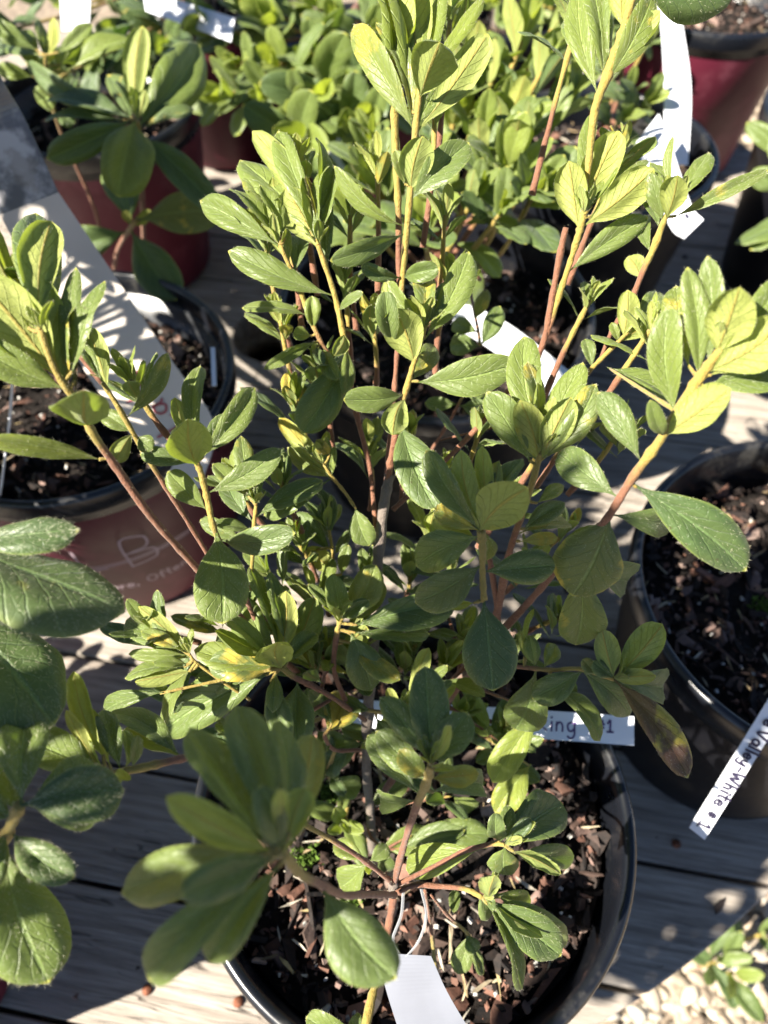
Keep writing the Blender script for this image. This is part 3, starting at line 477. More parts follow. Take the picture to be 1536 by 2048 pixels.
# right low twig with the dead leaf
shoot(H, [(960,1330,.262,9),(1040,1334,.252,10),(1100,1340,.247,11),(1160,1338,.242,11),(1228,1358,.236,12)], [
  (1230,1370,1326,1372,76,'t1',{'r':0,'dd':.5}),(1160,1342,1258,1432,72,'t1',{'r':0,'dd':.5}),(1165,1345,1064,1396,64,'t1',{'r':0}),(1072,1350,1030,1460,92,'t2',{'r':0,'dam':.1}),
  (1095,1432,1155,1382,38,'u4'),(1100,1440,1082,1412,22,'u5'),(1095,1436,1200,1482,44,'t5'),(1088,1330,1110,1288,38,'t7'),(1070,1335,1058,1270,36,'t3'),(1060,1262,1068,1218,13,'t5'),(1050,1270,1040,1262,16,'u8'),
  (1200,1345,1165,1318,30,'t1'),(1228,1352,1186,1322,34,'t1'),(1228,1355,1204,1258,54,'u3',{'r':0}),(1238,1345,1325,1248,74,'u3',{'r':0}),(1222,1358,1312,1352,36,'u4'),(1225,1360,1376,1556,68,'t0',{'r':10,'dam':.72,'dd':-.3,'lab':'dying leaf with large brown patches hanging over the tag'})], c=(.3,.8))
shoot(H, [(1000,1262,.25,14),(985,1150,.24,16),(975,1100,.236,10)], [], c=(0,.3))
shoot(H, [(1030,1262,.255,16),(1000,1290,.262,17),(930,1350,.28,18),(860,1400,.297,18),(800,1440,.305,18),(735,1500,.305,18)], [], c=(0,.1), grey=.6)
shoot(H, [(640,1400,.285,9),(650,1330,.275,12),(640,1290,.27,11)], [(640,1300,600,1240,40,'t2'),(660,1480,640,1420,50,'t2',{'dd':1})], c=(0,.3))
rf = np.random.RandomState(123)
FILL = [(600,1090,.265),(540,1150,.265),(480,1210,.262),(820,1150,.278),(860,1235,.28),(700,1330,.278),(810,1330,.28),(620,1445,.285),(560,1440,.272),(470,1475,.268),(905,1140,.272),(860,1060,.27),(815,880,.268),(735,900,.272),(890,940,.268),(1010,1000,.258),(1130,1065,.255),(1060,1135,.26),(1120,1235,.265),(1010,1455,.3),(900,1575,.3),(690,1640,.312),(640,745,.262),(560,640,.264),(745,640,.262),(900,560,.265),(530,470,.262),(700,430,.264),(755,330,.255),(890,430,.258),(300,1255,.252),(350,1385,.256),(430,1235,.256),(620,1330,.264),(720,1265,.27),(830,1290,.276),(885,1335,.276),(560,1505,.275),(650,1545,.292),(445,1330,.258),(690,560,.264),(930,1270,.28),(1000,1490,.303),(925,1425,.3),(1040,1290,.268),(560,1240,.262),(630,1180,.265),(740,1160,.272),(1090,880,.24),(1160,840,.245),(960,860,.262),(470,960,.245),(560,960,.252),(650,1300,.27),(760,1480,.29),(590,800,.262),(1240,860,.235),(1300,660,.23),(1180,600,.25),(260,760,.205),(50,560,.19),(600,330,.25),(560,420,.252),(870,200,.25),(900,40,.25),(1150,60,.25),(1240,300,.25)]
for k, (x, y, d) in enumerate(FILL):
    tx, ty = x + (760 - x) * .22, y + (1380 - y) * .25
    mb_ = MB(); pts_ = [P(tx, ty, d + .012), P((x + tx) / 2 + rf.uniform(-8, 8), (y + ty) / 2, d + .006), P(x, y, d)]
    add_tube(mb_, pts_, [.0011, .0009, .0008], -.1, 1.1, .5, 7, 300 + k); rec_ = dict(stem=mb_, leaves=[], label=None)
    ax = nrm(nrm(pts_[2] - pts_[1]) * .8 + UP * .9 - FW * .25 + rf.normal(0, .2, 3)); nl = rf.randint(7, 11); e1 = nrm(np.cross(ax, [.3, .9, .1])); e2 = np.cross(ax, e1); L0 = rf.uniform(88, 125) * d / FPX; yb = rf.uniform(.25, .75)
    for i in range(nl):
        f = i / (nl - 1); th = R(60 - 50 * f + rf.uniform(-9, 9)); ph = i * 2.4 + rf.uniform(-.3, .3); rad_ = math.cos(ph) * e1 + math.sin(ph) * e2
        Ld = ax * math.cos(th) + rad_ * math.sin(th); N = ax * math.sin(th) - rad_ * math.cos(th); l = L0 * (1.05 - .5 * f) * rf.uniform(.8, 1.15)
        lm = MB(); add_leaf(lm, pts_[2] - ax * (1 - f) * L0 * .5, Ld, N + rf.normal(0, .1, 3), l, l * rf.uniform(.28, .39), min(1, max(0, yb + (f - .5) * .6)), .35 if rf.rand() < .06 else 0, rf.uniform(.3, .7), rf.uniform(-.1, .7), rf.uniform(.3, .9), 7000 + k * 20 + i, .6)
        rec_['leaves'].append((lm, 900, None))
    ALL[H].append(rec_)
hero = thing('azalea_plant', (0, 0, 0), 'sunlit upright azalea with yellow green shoot tips growing in the central black pot', 'azalea plant')
finish(H, hero, 100)
# ================================================================ other plants
B = 'bl'
shoot(B, [(-60,1900,.22,24),(-30,1780,.19,24),(0,1700,.172,26),(22,1650,.165,30),(40,1610,.16,26)], [
  (50,1612,52,1440,108,'t2',{'dd':.4}),(48,1612,248,1580,122,'t0',{'dd':.4,'r':0}),(52,1610,208,1562,150,'t1',{'r':0,'fold':.15}),(20,1620,14,1540,62,'t5'),(30,1640,-80,1560,100,'t2'),
  (38,1672,148,1756,78,'t0',{'r':0}),(12,1690,98,1966,160,'t2',{'r':0,'curl':.2,'fold':.25,'lab':'large downy oval leaf pointing down at the left edge'}),(10,1660,-60,1800,90,'t2')], c=(.3,.9), hair=2.0)
shoot(B, [(-200,1350,.2,22),(-150,1250,.185,22),(-100,1180,.178,22),(-90,1100,.172,20)], [
  (0,1240,126,1400,60,'t3',{'dd':1,'dam':.3}),(-80,1050,158,1060,74,'t0',{'r':20}),(-85,1060,250,1224,150,'t0',{'r':48,'h':2,'fold':.12,'curl':.15,'dam':.08,'lab':'largest dark hairy leaf reaching in from the left edge'}),
  (-110,1200,108,1452,190,'t0',{'r':25,'h':2,'fold':.25,'curl':.3,'lab':'dark downy leaf below the largest one at the left edge'}),(-40,1480,0,1560,60,'t2')], c=(.2,.8), hair=2.4)
C = 'cl'
shoot(C, [(290,560,.60,9),(285,430,.52,12),(282,330,.47,14),(278,262,.44,14),(275,240,.435,10)], [
  (255,240,95,200,34,'t0'),(255,235,52,126,46,'t0',{'r':20,'dd':1}),(200,240,90,240,28,'t0'),(250,250,215,150,48,'t0',{'dd':2}),(288,250,398,88,104,'t3',{'dd':2,'r':0}),(290,252,345,158,60,'t0',{'dd':1,'r':0}),
  (290,258,388,218,26,'t0'),(258,235,232,160,22,'t1'),(270,235,285,52,56,'u5',{'r':10}),(265,232,262,172,16,'u5'),(276,232,270,176,16,'u5'),(285,240,290,180,22,'u4'),(245,240,94,318,66,'t0',{'r':0}),(290,268,440,425,70,'t0',{'dd':1,'r':0}),
  (256,238,236,394,116,'t4',{'r':0,'curl':.5,'dd':-2,'lab':'large pale green leaf half in sun at the front of the broad-leaved plant'})], c=(.2,.9), hair=.8)
shoot(C, [(225,560,.58,10),(235,500,.54,10),(262,455,.50,12),(275,440,.49,12)], [
  (245,440,232,335,84,'t0',{'dd':1,'r':0}),(285,440,442,420,84,'t0',{'r':0}),(248,462,122,500,70,'t0',{'r':0}),(270,465,354,600,88,'t0',{'r':0,'curl':.2}),(268,455,300,420,24,'u6'),(262,450,250,420,20,'u6')], c=(.0,.8), hair=.6)
shoot(C, [(200,500,.62,10),(190,420,.58,9),(120,260,.52,8),(95,160,.47,9),(90,110,.45,8)], [
  (58,155,50,58,52,'t4',{'r':0}),(85,125,78,40,24,'t4'),(103,120,106,36,22,'u9'),(112,130,95,90,26,'u9'),(190,132,118,92,36,'t4'),(190,125,212,86,58,'t4',{'dd':2}),(205,135,262,80,34,'t5'),(165,95,170,62,30,'t3'),(40,80,-30,40,44,'t3'),(160,165,75,204,50,'t4'),(10,160,-5,140,34,'t4'),(175,100,185,50,30,'t4'),(150,185,190,215,50,'t3'),(60,110,10,60,60,'t1',{'dd':3}),(120,225,150,245,40,'t0')], c=(.0,1.), hair=.5)
D = 're'
shoot(D, [(1700,420,.55,9),(1640,380,.53,9),(1590,360,.52,8)], [(1570,240,1493,245,42,'t2',{'r':0}),(1600,350,1498,352,50,'t2',{'r':0}),(1600,490,1470,488,36,'t1'),(1600,500,1500,500,34,'t2'),(1590,330,1540,280,40,'t2')], c=(.2,.8), hair=.4)

def whorl(mb, c, axis, n, L, young, seed, spread=(15, 78), hair=.15):
    r = np.random.RandomState(seed); A = nrm(np.asarray(axis, float)); e1 = nrm(np.cross(A, [.3, .9, .1])); e2 = np.cross(A, e1)
    for i in range(n):
        f = i / max(1, n - 1); th = R(spread[1] - (spread[1] - spread[0]) * f + r.uniform(-8, 8)); ph = i * 2.4 + r.uniform(-.4, .4)
        rad = math.cos(ph) * e1 + math.sin(ph) * e2; Ld = A * math.cos(th) + rad * math.sin(th); N = A * math.sin(th) - rad * math.cos(th)
        l = L * (1.0 - .35 * f) * r.uniform(.8, 1.15); b = np.asarray(c) - A * (1 - f) * L * .45
        add_leaf(mb, b + Ld * .001, Ld, N + r.normal(0, .12, 3), l, l * r.uniform(.36, .48), np.clip(young + (f - .5) * .85 + r.uniform(-.15, .15), 0, 1), 0, r.uniform(.2, .6), r.uniform(-.1, .8), .3, seed * 31 + i, hair)
def bushy(name, soil_xyz, tips, L, label, young=.45, n=8, group=None, seed=1, hair=.0, extra=0):
    """tips: (px, py, distance) of each shoot; stems rise from the soil point"""
    root = thing(name, soil_xyz, label, 'azalea plant', group); r = np.random.RandomState(seed); base = np.array(soil_xyz)
    tips = list(tips) + [(x + r.uniform(-55, 55), y + r.uniform(-45, 45), d + r.uniform(-.02, .03)) for _ in range(extra) for (x, y, d) in tips]
    hubs = [base + np.array([r.uniform(-.012, .012), r.uniform(-.012, .012), r.uniform(.03, .07)]) for _ in range(4)]
    tb = MB(); add_tube(tb, [base - np.array([0, 0, .01]), base + [0, 0, .02], base + [0, 0, .05]], [.004, .0035, .003], 0, .05, 0, 8, seed, 1); tb.build('trunk', [STEM, HAIR], root)
    for k, (x, y, d) in enumerate(tips):
        p = P(x, y, d); h = hubs[k % 4]; m = (p + h) / 2 + np.array([r.uniform(-.01, .01), r.uniform(-.01, .01), -.008]); sb = MB()
        add_tube(sb, [base + [0, 0, .03], h, m, p - nrm(p - m) * .004, p], [.0022, .0018, .0014, .0013, .0009], -.2, 1.2, hair, 7, seed + k)
        o = sb.build('branch', [STEM, HAIR], root); fb = MB()
        ax = nrm(nrm(p - m) + np.array([0, -.05, .35]) + r.normal(0, .18, 3)); whorl(fb, p, ax, n + r.randint(-2, 3), L * r.uniform(.75, 1.25), young + r.uniform(-.3, .25), seed * 100 + k, spread=(6, 58), hair=hair)
        for q in (.45, .68): 
            c_ = m + (p - m) * q; rr = nrm(r.normal(0, 1, 3) + [0, 0, .2]); add_leaf(fb, c_, nrm(rr + (p - m) / np.linalg.norm(p - m) * .4), [0, 0, 1.], L * .95, L * .4, max(0, young - .25), 0, .3, .5, .3, seed * 77 + k, hair)
        fb.build('foliage', [LEAF, HAIR], o)
    return root
# ================================================================ pots
def revolve(mb, prof, cx, cy, seg=96, mat=0, closed=False, wob=0, seed=0):
    r = np.random.RandomState(seed); ph = r.uniform(0, 6.28, 3); V = []; n = len(prof)
    for i in range(seg):
        a = 2 * math.pi * i / seg; k = 1 + wob * (math.sin(2 * a + ph[0]) + .5 * math.sin(3 * a + ph[1]))
        for (rr, z) in prof: V.append((cx + rr * k * math.cos(a), cy + rr * k * math.sin(a), z))
    F = []
    for i in range(seg):
        j = (i + 1) % seg
        for q in range(n - (0 if closed else 1)):
            q2 = (q + 1) % n; F.append((i * n + q, j * n + q, j * n + q2, i * n + q2))
    mb.add(V, F, mat)
HP = .16
def pot(cx, cy, Rr, label, bodymat=None, group='round nursery pots', z0=0.002, seed=1):
    root = thing('plant_pot', (cx, cy, z0), label, 'plant pot', group); h = HP
    mb = MB(); rb = Rr - .0035; bot = Rr * .77
    prof = [(rb - .0022, h - .016), (bot - .0015, z0 + .003), (.001, z0 + .003), (.001, z0), (bot - .004, z0), (bot, z0 + .004), (bot + (rb - bot) * .55, h * .55), (bot + (rb - bot) * .56 + .0012, h * .56), (rb, h - .016)]
    revolve(mb, prof, cx, cy, wob=.003, seed=seed); mb.build('body', bodymat or BLACKP, root)
    if bodymat is MAROON:
        mb = MB(); revolve(mb, [(rb - .0026, h - .012), (bot + (rb - bot) * .6 - .0030, h * .6), (bot - .0030, z0 + .004), (bot - .0045, z0 + .004), (bot + (rb - bot) * .6 - .0042, h * .6), (rb - .0040, h - .012)], cx, cy, closed=True); mb.build('liner', BLACKP, root)
    mb = MB(); t = Rr
    prof = [(rb - .0030, h - .034), (rb - .0036, h - .030), (rb - .0030, h - .012), (rb - .0022, h - .006), (t - .0052, h - .0010), (t - .0040, h + .0006), (t - .0022, h + .0009), (t - .0006, h - .0004), (t, h - .0022), (t - .0004, h - .0125), (t - .0011, h - .0142), (t - .0020, h - .0145), (rb + .0004, h - .0150), (rb + .0003, h - .021), (rb - .0010, h - .021)]
    revolve(mb, prof, cx, cy, seg=128, closed=True, wob=.003, seed=seed); mb.build('rim', BLACKP, root)
    return root
def chips(mb, n, cx, cy, rad, z, smin, smax, pal, seed, tilt=.6, thick=.25, elong=(1, 2.6), zj=.004, region=None):
    r = np.random.RandomState(seed)
    for _ in range(n):
        while True:
            if region: x, y = r.uniform(region[0], region[1]), r.uniform(region[2], region[3]); break
            a, q = r.uniform(0, 6.283), rad * math.sqrt(r.rand()); x, y = cx + q * math.cos(a), cy + q * math.sin(a); break
        s = smin * (smax / smin) ** (r.rand() ** 1.6); e = r.uniform(*elong); th = s * r.uniform(.5, 1.3) * thick; k = r.randint(5, 9)
        an = np.sort(r.uniform(0, 6.283, k)); rr = r.uniform(.6, 1.1, k); ox = np.cos(an) * rr * s * e / 2; oy = np.sin(an) * rr * s / 2
        bend = r.uniform(-.5, .5) / (s * e); top = np.c_[ox, oy, th / 2 + bend * ox ** 2]; bt = np.c_[ox * .9, oy * .9, -th / 2 + bend * ox ** 2]
        rot = np.array((Matrix.Rotation(r.uniform(0, 6.28), 3, 'Z') @ Matrix.Rotation(r.normal(0, tilt), 3, 'X') @ Matrix.Rotation(r.normal(0, tilt * .7), 3, 'Y')))
        V = np.vstack([top, bt, [[0, 0, th * .6]]]) @ rot.T + [x, y, z + r.uniform(0, zj)]
        F = [(i, (i + 1) % k, 2 * k) for i in range(k)] + [(i, i + k, (i + 1) % k + k, (i + 1) % k) for i in range(k)] + [tuple(range(k, 2 * k))[::-1]]
        c = np.array(pal[r.randint(len(pal))]) * r.uniform(.65, 1.25); mb.add(V, F, 0, None, (*c, 1))
BARK = [(.15, .075, .052), (.11, .052, .036), (.018, .013, .011), (.030, .020, .016), (.06, .038, .030), (.19, .125, .105), (.28, .20, .165), (.014, .011, .010), (.008, .007, .007), (.022, .017, .015), (.010, .008, .008), (.12, .075, .060), (.016, .013, .012), (.20, .10, .07), (.012, .010, .010), (.09, .062, .052)]
STRAW = [(.45, .35, .17), (.40, .33, .22), (.50, .45, .36), (.30, .22, .12)]
def soil(cx, cy, Rr, n, label, z=.128, seed=3, extra=0, moss=False):
    mb = MB(); r = np.random.RandomState(seed); m = 40; rad = Rr - .0085; V = [(cx, cy, z + .004)]
    for i in range(1, 15):
        for j in range(m):
            a = 2 * math.pi * j / m; q = rad * i / 14; V.append((cx + q * math.cos(a), cy + q * math.sin(a), z + .004 * (1 - (i / 14) ** 2) + r.uniform(-.0018, .0018)))
    F = [(0, 1 + j, 1 + (j + 1) % m) for j in range(m)] + [(1 + (i - 1) * m + j, 1 + i * m + j, 1 + i * m + (j + 1) % m, 1 + (i - 1) * m + (j + 1) % m) for i in range(1, 14) for j in range(m)]
    mb.add(V, F, 1, None, (.03, .02, .015, 1))
    chips(mb, n, cx, cy, rad - .002, z + .002, .0020, .0105, BARK, seed, zj=.007, tilt=.75)
    chips(mb, n // 2, cx, cy, rad - .002, z + .003, .0012, .004, BARK + [(.45, .42, .38)], seed + 1, zj=.005, thick=.6)
    chips(mb, n // 22, cx, cy, rad - .004, z + .006, .0014, .0030, [(.60, .58, .54), (.5, .48, .44)], seed + 9, tilt=.5, elong=(1, 1.4), zj=.003, thick=.9)
    chips(mb, n // 14, cx, cy, rad - .004, z + .007, .0012, .0022, STRAW, seed + 2, tilt=.2, elong=(5, 10), zj=.003)
    o = mb.build('bark_mulch', [CHIP, SOIL], None, smooth=False, label=label, cat='bark mulch', kind='stuff')
    if moss:
        mo = MB()
        for (px, py, s) in moss:
            c = G(px, py, z + .008)
            for _ in range(170):
                p = c + np.array([r.normal(0, s), r.normal(0, s * .8), r.uniform(0, .0012)]); q = .0009 + .0006 * r.rand(); d = nrm(r.normal(0, 1, 3) + [0, 0, .8]) * q * 1.8; e = nrm(np.cross(d, r.normal(0, 1, 3))) * q * .6
                mo.add([p - e, p + e, p + d], [(0, 1, 2)], 0)
        mo.build('moss', MOSS, None, label='bright green moss patches on the bark in the central pot', cat='moss', kind='stuff')
    return o
POTS = [(.0117, .0814, .0895, BLACKB, 'glossy black pot holding the central azalea, nearest the camera', 'dark bark chips filling the central black pot', 1500, [(610, 1715, .0024), (655, 1590, .003), (700, 1800, .002), (600, 1720, .002)]),
        (.2126, .1843, .0920, BLACKB, 'black pot at the right edge with mostly shaded bark mulch', 'shaded bark chips in the black pot on the right', 1100, [(1525, 1215, .003)]),
        (.0329, .3881, .1000, BLACKB, 'black pot in the middle behind the central azalea', 'dark potting mix in the middle black pot', 700, None),
        (-.1838, .326, .0955, MAROON, 'maroon printed pot with a black rim and a tall white tag in it', 'loose bark mix in the maroon pot with the white tag', 800, None),
        (.165, .570, .0900, BLACKB, 'black pot with white curved tags behind the right stems', 'bark chips in the black pot with the curved tags', 400, None),
        (.393, .610, .0880, BLACKB, 'black pot cut off by the right edge beside the gravel', 'bark mix in the black pot cut off by the right edge', 250, None),
        (.318, .838, .0900, MAROON, 'maroon pot with black rim at the top right corner', 'brown bark in the top right maroon pot', 400, None),
        (-.238, .640, .0870, MAROON, 'shaded maroon pot under the broad-leaved azalea', 'bark mix under the broad-leaved azalea', 300, None),
        (-.015, .735, .0850, MAROON, 'maroon pot mostly hidden under the small-leaved azalea at the top', 'bark mix under the small-leaved azalea at the top', 200, None),
        (-.172, .860, .0850, MAROON, 'maroon pot far back between the two azaleas at the top left', 'bark mix in the far back maroon pot', 200, None),
        (.110, .830, .0850, BLACKB, 'black pot far back hidden by the hazy azalea', 'bark mix in the far back black pot', 150, None),
        (-.262, .045, .0850, MAROON, 'maroon pot peeking in at the bottom left corner', 'bark mix in the bottom left maroon pot', 150, None)]
for i, (x, y, r_, m_, lb, sl, n, ms) in enumerate(POTS):
    pt = pot(x, y, r_, lb, m_, seed=i + 3); soil(x, y, r_, n, sl, z=(.134, .126, .122, .124)[i] if i < 4 else .128, seed=40 + i * 5, moss=ms)
    if i == 3: POT_PRINT = pt
# ================================================================ cable-spool table
TC = np.array([-.1017, .5394]); TR = .625; HR = .036; TANG = R(-10)
ca, sa = math.cos(TANG), math.sin(TANG)
dx_, dy_ = -.048, .041; OU, OV = dx_ * ca + dy_ * sa, -dx_ * sa + dy_ * ca
def t2w(u, v, z): return (TC[0] + u * ca - v * sa, TC[1] + u * sa + v * ca, z)
table = thing('spool_table', (TC[0], TC[1], 0), 'round weathered grey plank table made from a cable spool with a hole in its middle', 'table')
vs = [-TR]; rr_ = random.Random(5); v = -.5394 + .058 + .018
grid = sorted([v + .066 * k for k in range(-3, 20) if OV - TR + .02 < v + .066 * k < OV + TR - .02])
edges = [OV - TR] + grid + [OV + TR]
for k in range(len(edges) - 1):
    a, b_ = edges[k] + .0013, edges[k + 1] - .0013; outl = []
    def half(v_, s_=1): return OU + s_ * math.sqrt(max(TR ** 2 - (v_ - OV) ** 2, 0))
    pieces = [(-1, 1)] if min(abs(a), abs(b_)) > HR and a * b_ > 0 else [(-1, 0), (0, 1)]
    zt = rr_.uniform(-.0012, 0.0); mb = MB(); rnd = rr_.random()
    for (s0, s1) in pieces:
        pl = []; N = 28
        vv = np.linspace(a, b_, N)
        if s0 == -1 and s1 == 1: pl = [(half(q), q) for q in vv] + [(half(q, -1), q) for q in vv[::-1]]
        else:
            s = s1 if s0 == 0 else -1
            pl = [(half(q, s), q) for q in vv] + [(s * math.sqrt(max(HR ** 2 - q * q, 0)), q) for q in vv[::-1]]
            if s < 0: pl = pl[::-1]
        # drop duplicates
        o_ = [];
        for p_ in pl:
            if not o_ or math.hypot(p_[0] - o_[-1][0], p_[1] - o_[-1][1]) > 1e-4: o_.append(p_)
        if math.hypot(o_[0][0] - o_[-1][0], o_[0][1] - o_[-1][1]) < 1e-4: o_.pop()
        n = len(o_); mb.add([t2w(u, q, zt) for u, q in o_] + [t2w(u, q, -.03) for u, q in o_], [tuple(range(n)), tuple(range(n, 2 * n))[::-1]] + [(i, i + n, (i + 1) % n + n, (i + 1) % n) for i in range(n)], 0, None, (0, rnd, 0, 1))
    o = mb.build('plank', WOOD, table, smooth=False)
    bv = o.modifiers.new('bevel', 'BEVEL'); bv.width = .0013; bv.segments = 2; bv.limit_method = 'ANGLE'; bv.angle_limit = R(50)
mb = MB(); revolve(mb, [(.20, -.053), (.20, -.318), (.18, -.318), (.18, -.053)], TC[0], TC[1], closed=True); mb.build('drum', WOOD, table)
mb = MB(); revolve(mb, [(HR + .001, -.0305), (.556, -.0305), (.556, -.052), (HR + .001, -.052)], TC[0], TC[1], closed=True); mb.build('under_layer', WOOD, table)
mb = MB(); revolve(mb, [(.02, -.319), (.56, -.319), (.56, -.349), (.02, -.349)], TC[0], TC[1], closed=True); mb.build('lower_flange', WOOD, table)
for (x, y) in [(295, 1980), (477, 2004), (1352, 1688), (60, 1960)]:
    c = G(x, y, .0); mb = MB(); revolve(mb, [(.0002, .0022), (.0022, .0018), (.0028, .0006), (.0014, -.002), (.0012, -.02)], c[0], c[1], seg=14); mb.build('nail', NAILM, table)
mb = MB(); chips(mb, 260, TC[0], TC[1], TR - .03, .0012, .0012, .006, BARK + STRAW[:2], 91, tilt=.25, elong=(1, 4), zj=.0015); mb.build('bark_crumbs', [CHIP], None, smooth=False, label='stray bark crumbs and straw scattered on the grey planks', cat='debris', kind='stuff')
# ================================================================ ground
mb = MB(); mb.add([(-30, -30, -.352), (30, -30, -.352), (30, 30, -.352), (-30, 30, -.352)], [(0, 1, 2, 3)]); mb.build('ground', GROUNDM, None, kind='structure', label='pale gravel ground around the table')
GP = [(.52, .44, .33), (.60, .53, .42), (.42, .33, .24), (.66, .60, .50), (.34, .26, .20), (.55, .46, .36), (.48, .38, .28)]
mb = MB()
def pebbles(n, x0, x1, y0, y1, s0, s1, seed):
    r = np.random.RandomState(seed)
    import bmesh
    bm = bmesh.new(); bmesh.ops.create_icosphere(bm, subdivisions=1 if n > 9000 else 2, radius=1); T = np.array([v.co[:] for v in bm.verts]); F = [tuple(v.index for v in f.verts) for f in bm.faces]; bm.free()
    for _ in range(n):
        s = s0 * (s1 / s0) ** r.rand(); sc = np.array([s * r.uniform(.9, 1.9), s * r.uniform(.6, 1.0), s * r.uniform(.35, .7)]); ph = r.uniform(0, 6.3, 3)
        V = T * (1 + .13 * np.sin(T[:, [1]] * 3 + ph[0]) + .12 * np.sin(T[:, [0]] * 4 + ph[1]) + .1 * np.sin(T[:, [2]] * 4 + ph[2])) * sc
        rot = np.array(Matrix.Rotation(r.uniform(0, 6.28), 3, 'Z') @ Matrix.Rotation(r.normal(0, .35), 3, 'X')); V = V @ rot.T + [r.uniform(x0, x1), r.uniform(y0, y1), -.352 + s * r.uniform(.1, .7)]
        c = np.array(GP[r.randint(len(GP))]) * r.uniform(.35, .8); mb.add(V, F, 0, None, (*c, 1))
pebbles(6400, .08, .62, -.12, .34, .003, .0095, 5); pebbles(2600, .45, 1.3, .7, 1.9, .007, .016, 6)
mb.build('gravel', PEB, None, kind='stuff', label='pale cream pebbles and wood chips covering the ground', cat='gravel')
# ================================================================ handwriting
GL = {'a': (.62, [[(.5,.45),(.3,.55),(.1,.4),(.08,.15),(.25,0),(.42,.1),(.5,.45)],[(.5,.5),(.5,.1),(.6,0)]]), 'e': (.55, [[(.08,.28),(.46,.34),(.42,.52),(.22,.55),(.06,.3),(.15,.04),(.36,0),(.5,.12)]]),
      'l': (.25, [[(.12,1),(.12,0)]]), 'y': (.6, [[(.06,.52),(.1,.2),(.3,.1),(.46,.3)],[(.5,.55),(.48,-.1),(.35,-.38),(.12,-.3)]]), 'V': (.8, [[(.05,.95),(.35,0),(.7,1)]]), 'W': (1.05, [[(.03,1),(.22,0),(.48,.75),(.7,0),(.98,1)]]),
      'h': (.6, [[(.1,1),(.1,0)],[(.1,.38),(.3,.55),(.46,.4),(.48,0)]]), 'i': (.25, [[(.12,.52),(.12,0)],[(.12,.78),(.13,.82)]]), 't': (.45, [[(.2,.9),(.2,.1),(.34,0)],[(.02,.6),(.42,.62)]]), '-': (.5, [[(.08,.35),(.42,.35)]]), '#': (.75, [[(.22,.95),(.12,.05)],[(.52,.95),(.42,.05)],[(.02,.65),(.66,.68)],[(.0,.32),(.62,.35)]]),
      '1': (.5, [[(.08,.75),(.28,1),(.28,0)],[(.05,0),(.5,0)]]), ' ': (.45, []), 'u': (.6, [[(.08,.52),(.1,.12),(.25,0),(.45,.15),(.48,.52)],[(.48,.5),(.5,0)]]), 'r': (.45, [[(.1,.52),(.1,0)],[(.1,.3),(.25,.52),(.42,.5)]]), 'k': (.55, [[(.1,1),(.1,0)],[(.44,.55),(.1,.25),(.46,0)]]),
      'n': (.6, [[(.1,.52),(.1,0)],[(.1,.35),(.3,.55),(.46,.4),(.48,0)]]), 'g': (.6, [[(.48,.45),(.28,.55),(.1,.4),(.12,.12),(.3,.02),(.48,.2)],[(.5,.55),(.48,-.2),(.3,-.4),(.1,-.3)]]), 'v': (.55, [[(.04,.52),(.24,0),(.5,.55)]]), 'M': (.95, [[(.05,0),(.12,1),(.42,.3),(.72,1),(.82,0)]]), 'o': (.58, [[(.28,.55),(.08,.4),(.1,.1),(.28,0),(.48,.15),(.46,.42),(.28,.55)]]),
      'f': (.45, [[(.45,.95),(.28,1),(.2,.8),(.18,-.2)],[(.04,.55),(.38,.57)]]), ',': (.3, [[(.14,.08),(.08,-.14)]]), 's': (.5, [[(.42,.48),(.22,.55),(.1,.42),(.36,.2),(.3,.02),(.06,.06)]]), 'O': (.85, [[(.4,1),(.1,.75),(.08,.25),(.38,0),(.7,.25),(.7,.75),(.4,1)]]), 'L': (.7, [[(.12,1),(.12,0),(.6,.04)]]), 'd': (.6, [[(.46,.45),(.28,.55),(.08,.3),(.2,0),(.46,.15)],[(.48,1),(.5,0)]]),
      '(': (.35, [[(.28,1.05),(.1,.6),(.28,-.1)]]), ')': (.35, [[(.06,1.05),(.25,.6),(.06,-.1)]]), '0': (.6, [[(.28,.9),(.08,.6),(.1,.2),(.28,0),(.48,.25),(.46,.7),(.28,.9)]]), 'B': (.75, [[(.1,0),(.1,1),(.5,.9),(.45,.58),(.1,.5),(.55,.42),(.55,.1),(.1,0)]])}
def write(mb, text, fn, height, thick, jit=.03, seed=1, maxseg=.12):
    """fn(u, v, lift) -> 3D point; u runs along the baseline in metres"""
    r = np.random.RandomState(seed); x = 0
    for ch in text:
        wd, strokes = GL[ch]; dy = r.uniform(-jit, jit); k = r.uniform(.93, 1.07)
        for st in strokes:
            A = crom([(p[0], p[1], 0) for p in st], 4) if len(st) > 2 else np.array([(p[0], p[1], 0) for p in st], float)
            A = A[:, :2] * k + r.normal(0, .008, (len(A), 2)); A[:, 1] += dy; A[:, 0] += x; A *= height
            T = np.gradient(A, axis=0); T /= np.linalg.norm(T, axis=1)[:, None] + 1e-9; Nn = np.c_[-T[:, 1], T[:, 0]] * thick / 2
            A[0] -= T[0] * thick / 2; A[-1] += T[-1] * thick / 2
            V = []; 
            for i in range(len(A)):
                V += [fn(*(A[i] - Nn[i]), .0006), fn(*(A[i] + Nn[i]), .0006)]
            mb.add(V, [(2 * i, 2 * i + 2, 2 * i + 3, 2 * i + 1) for i in range(len(A) - 1)])
        x += wd + .09
    return x * height
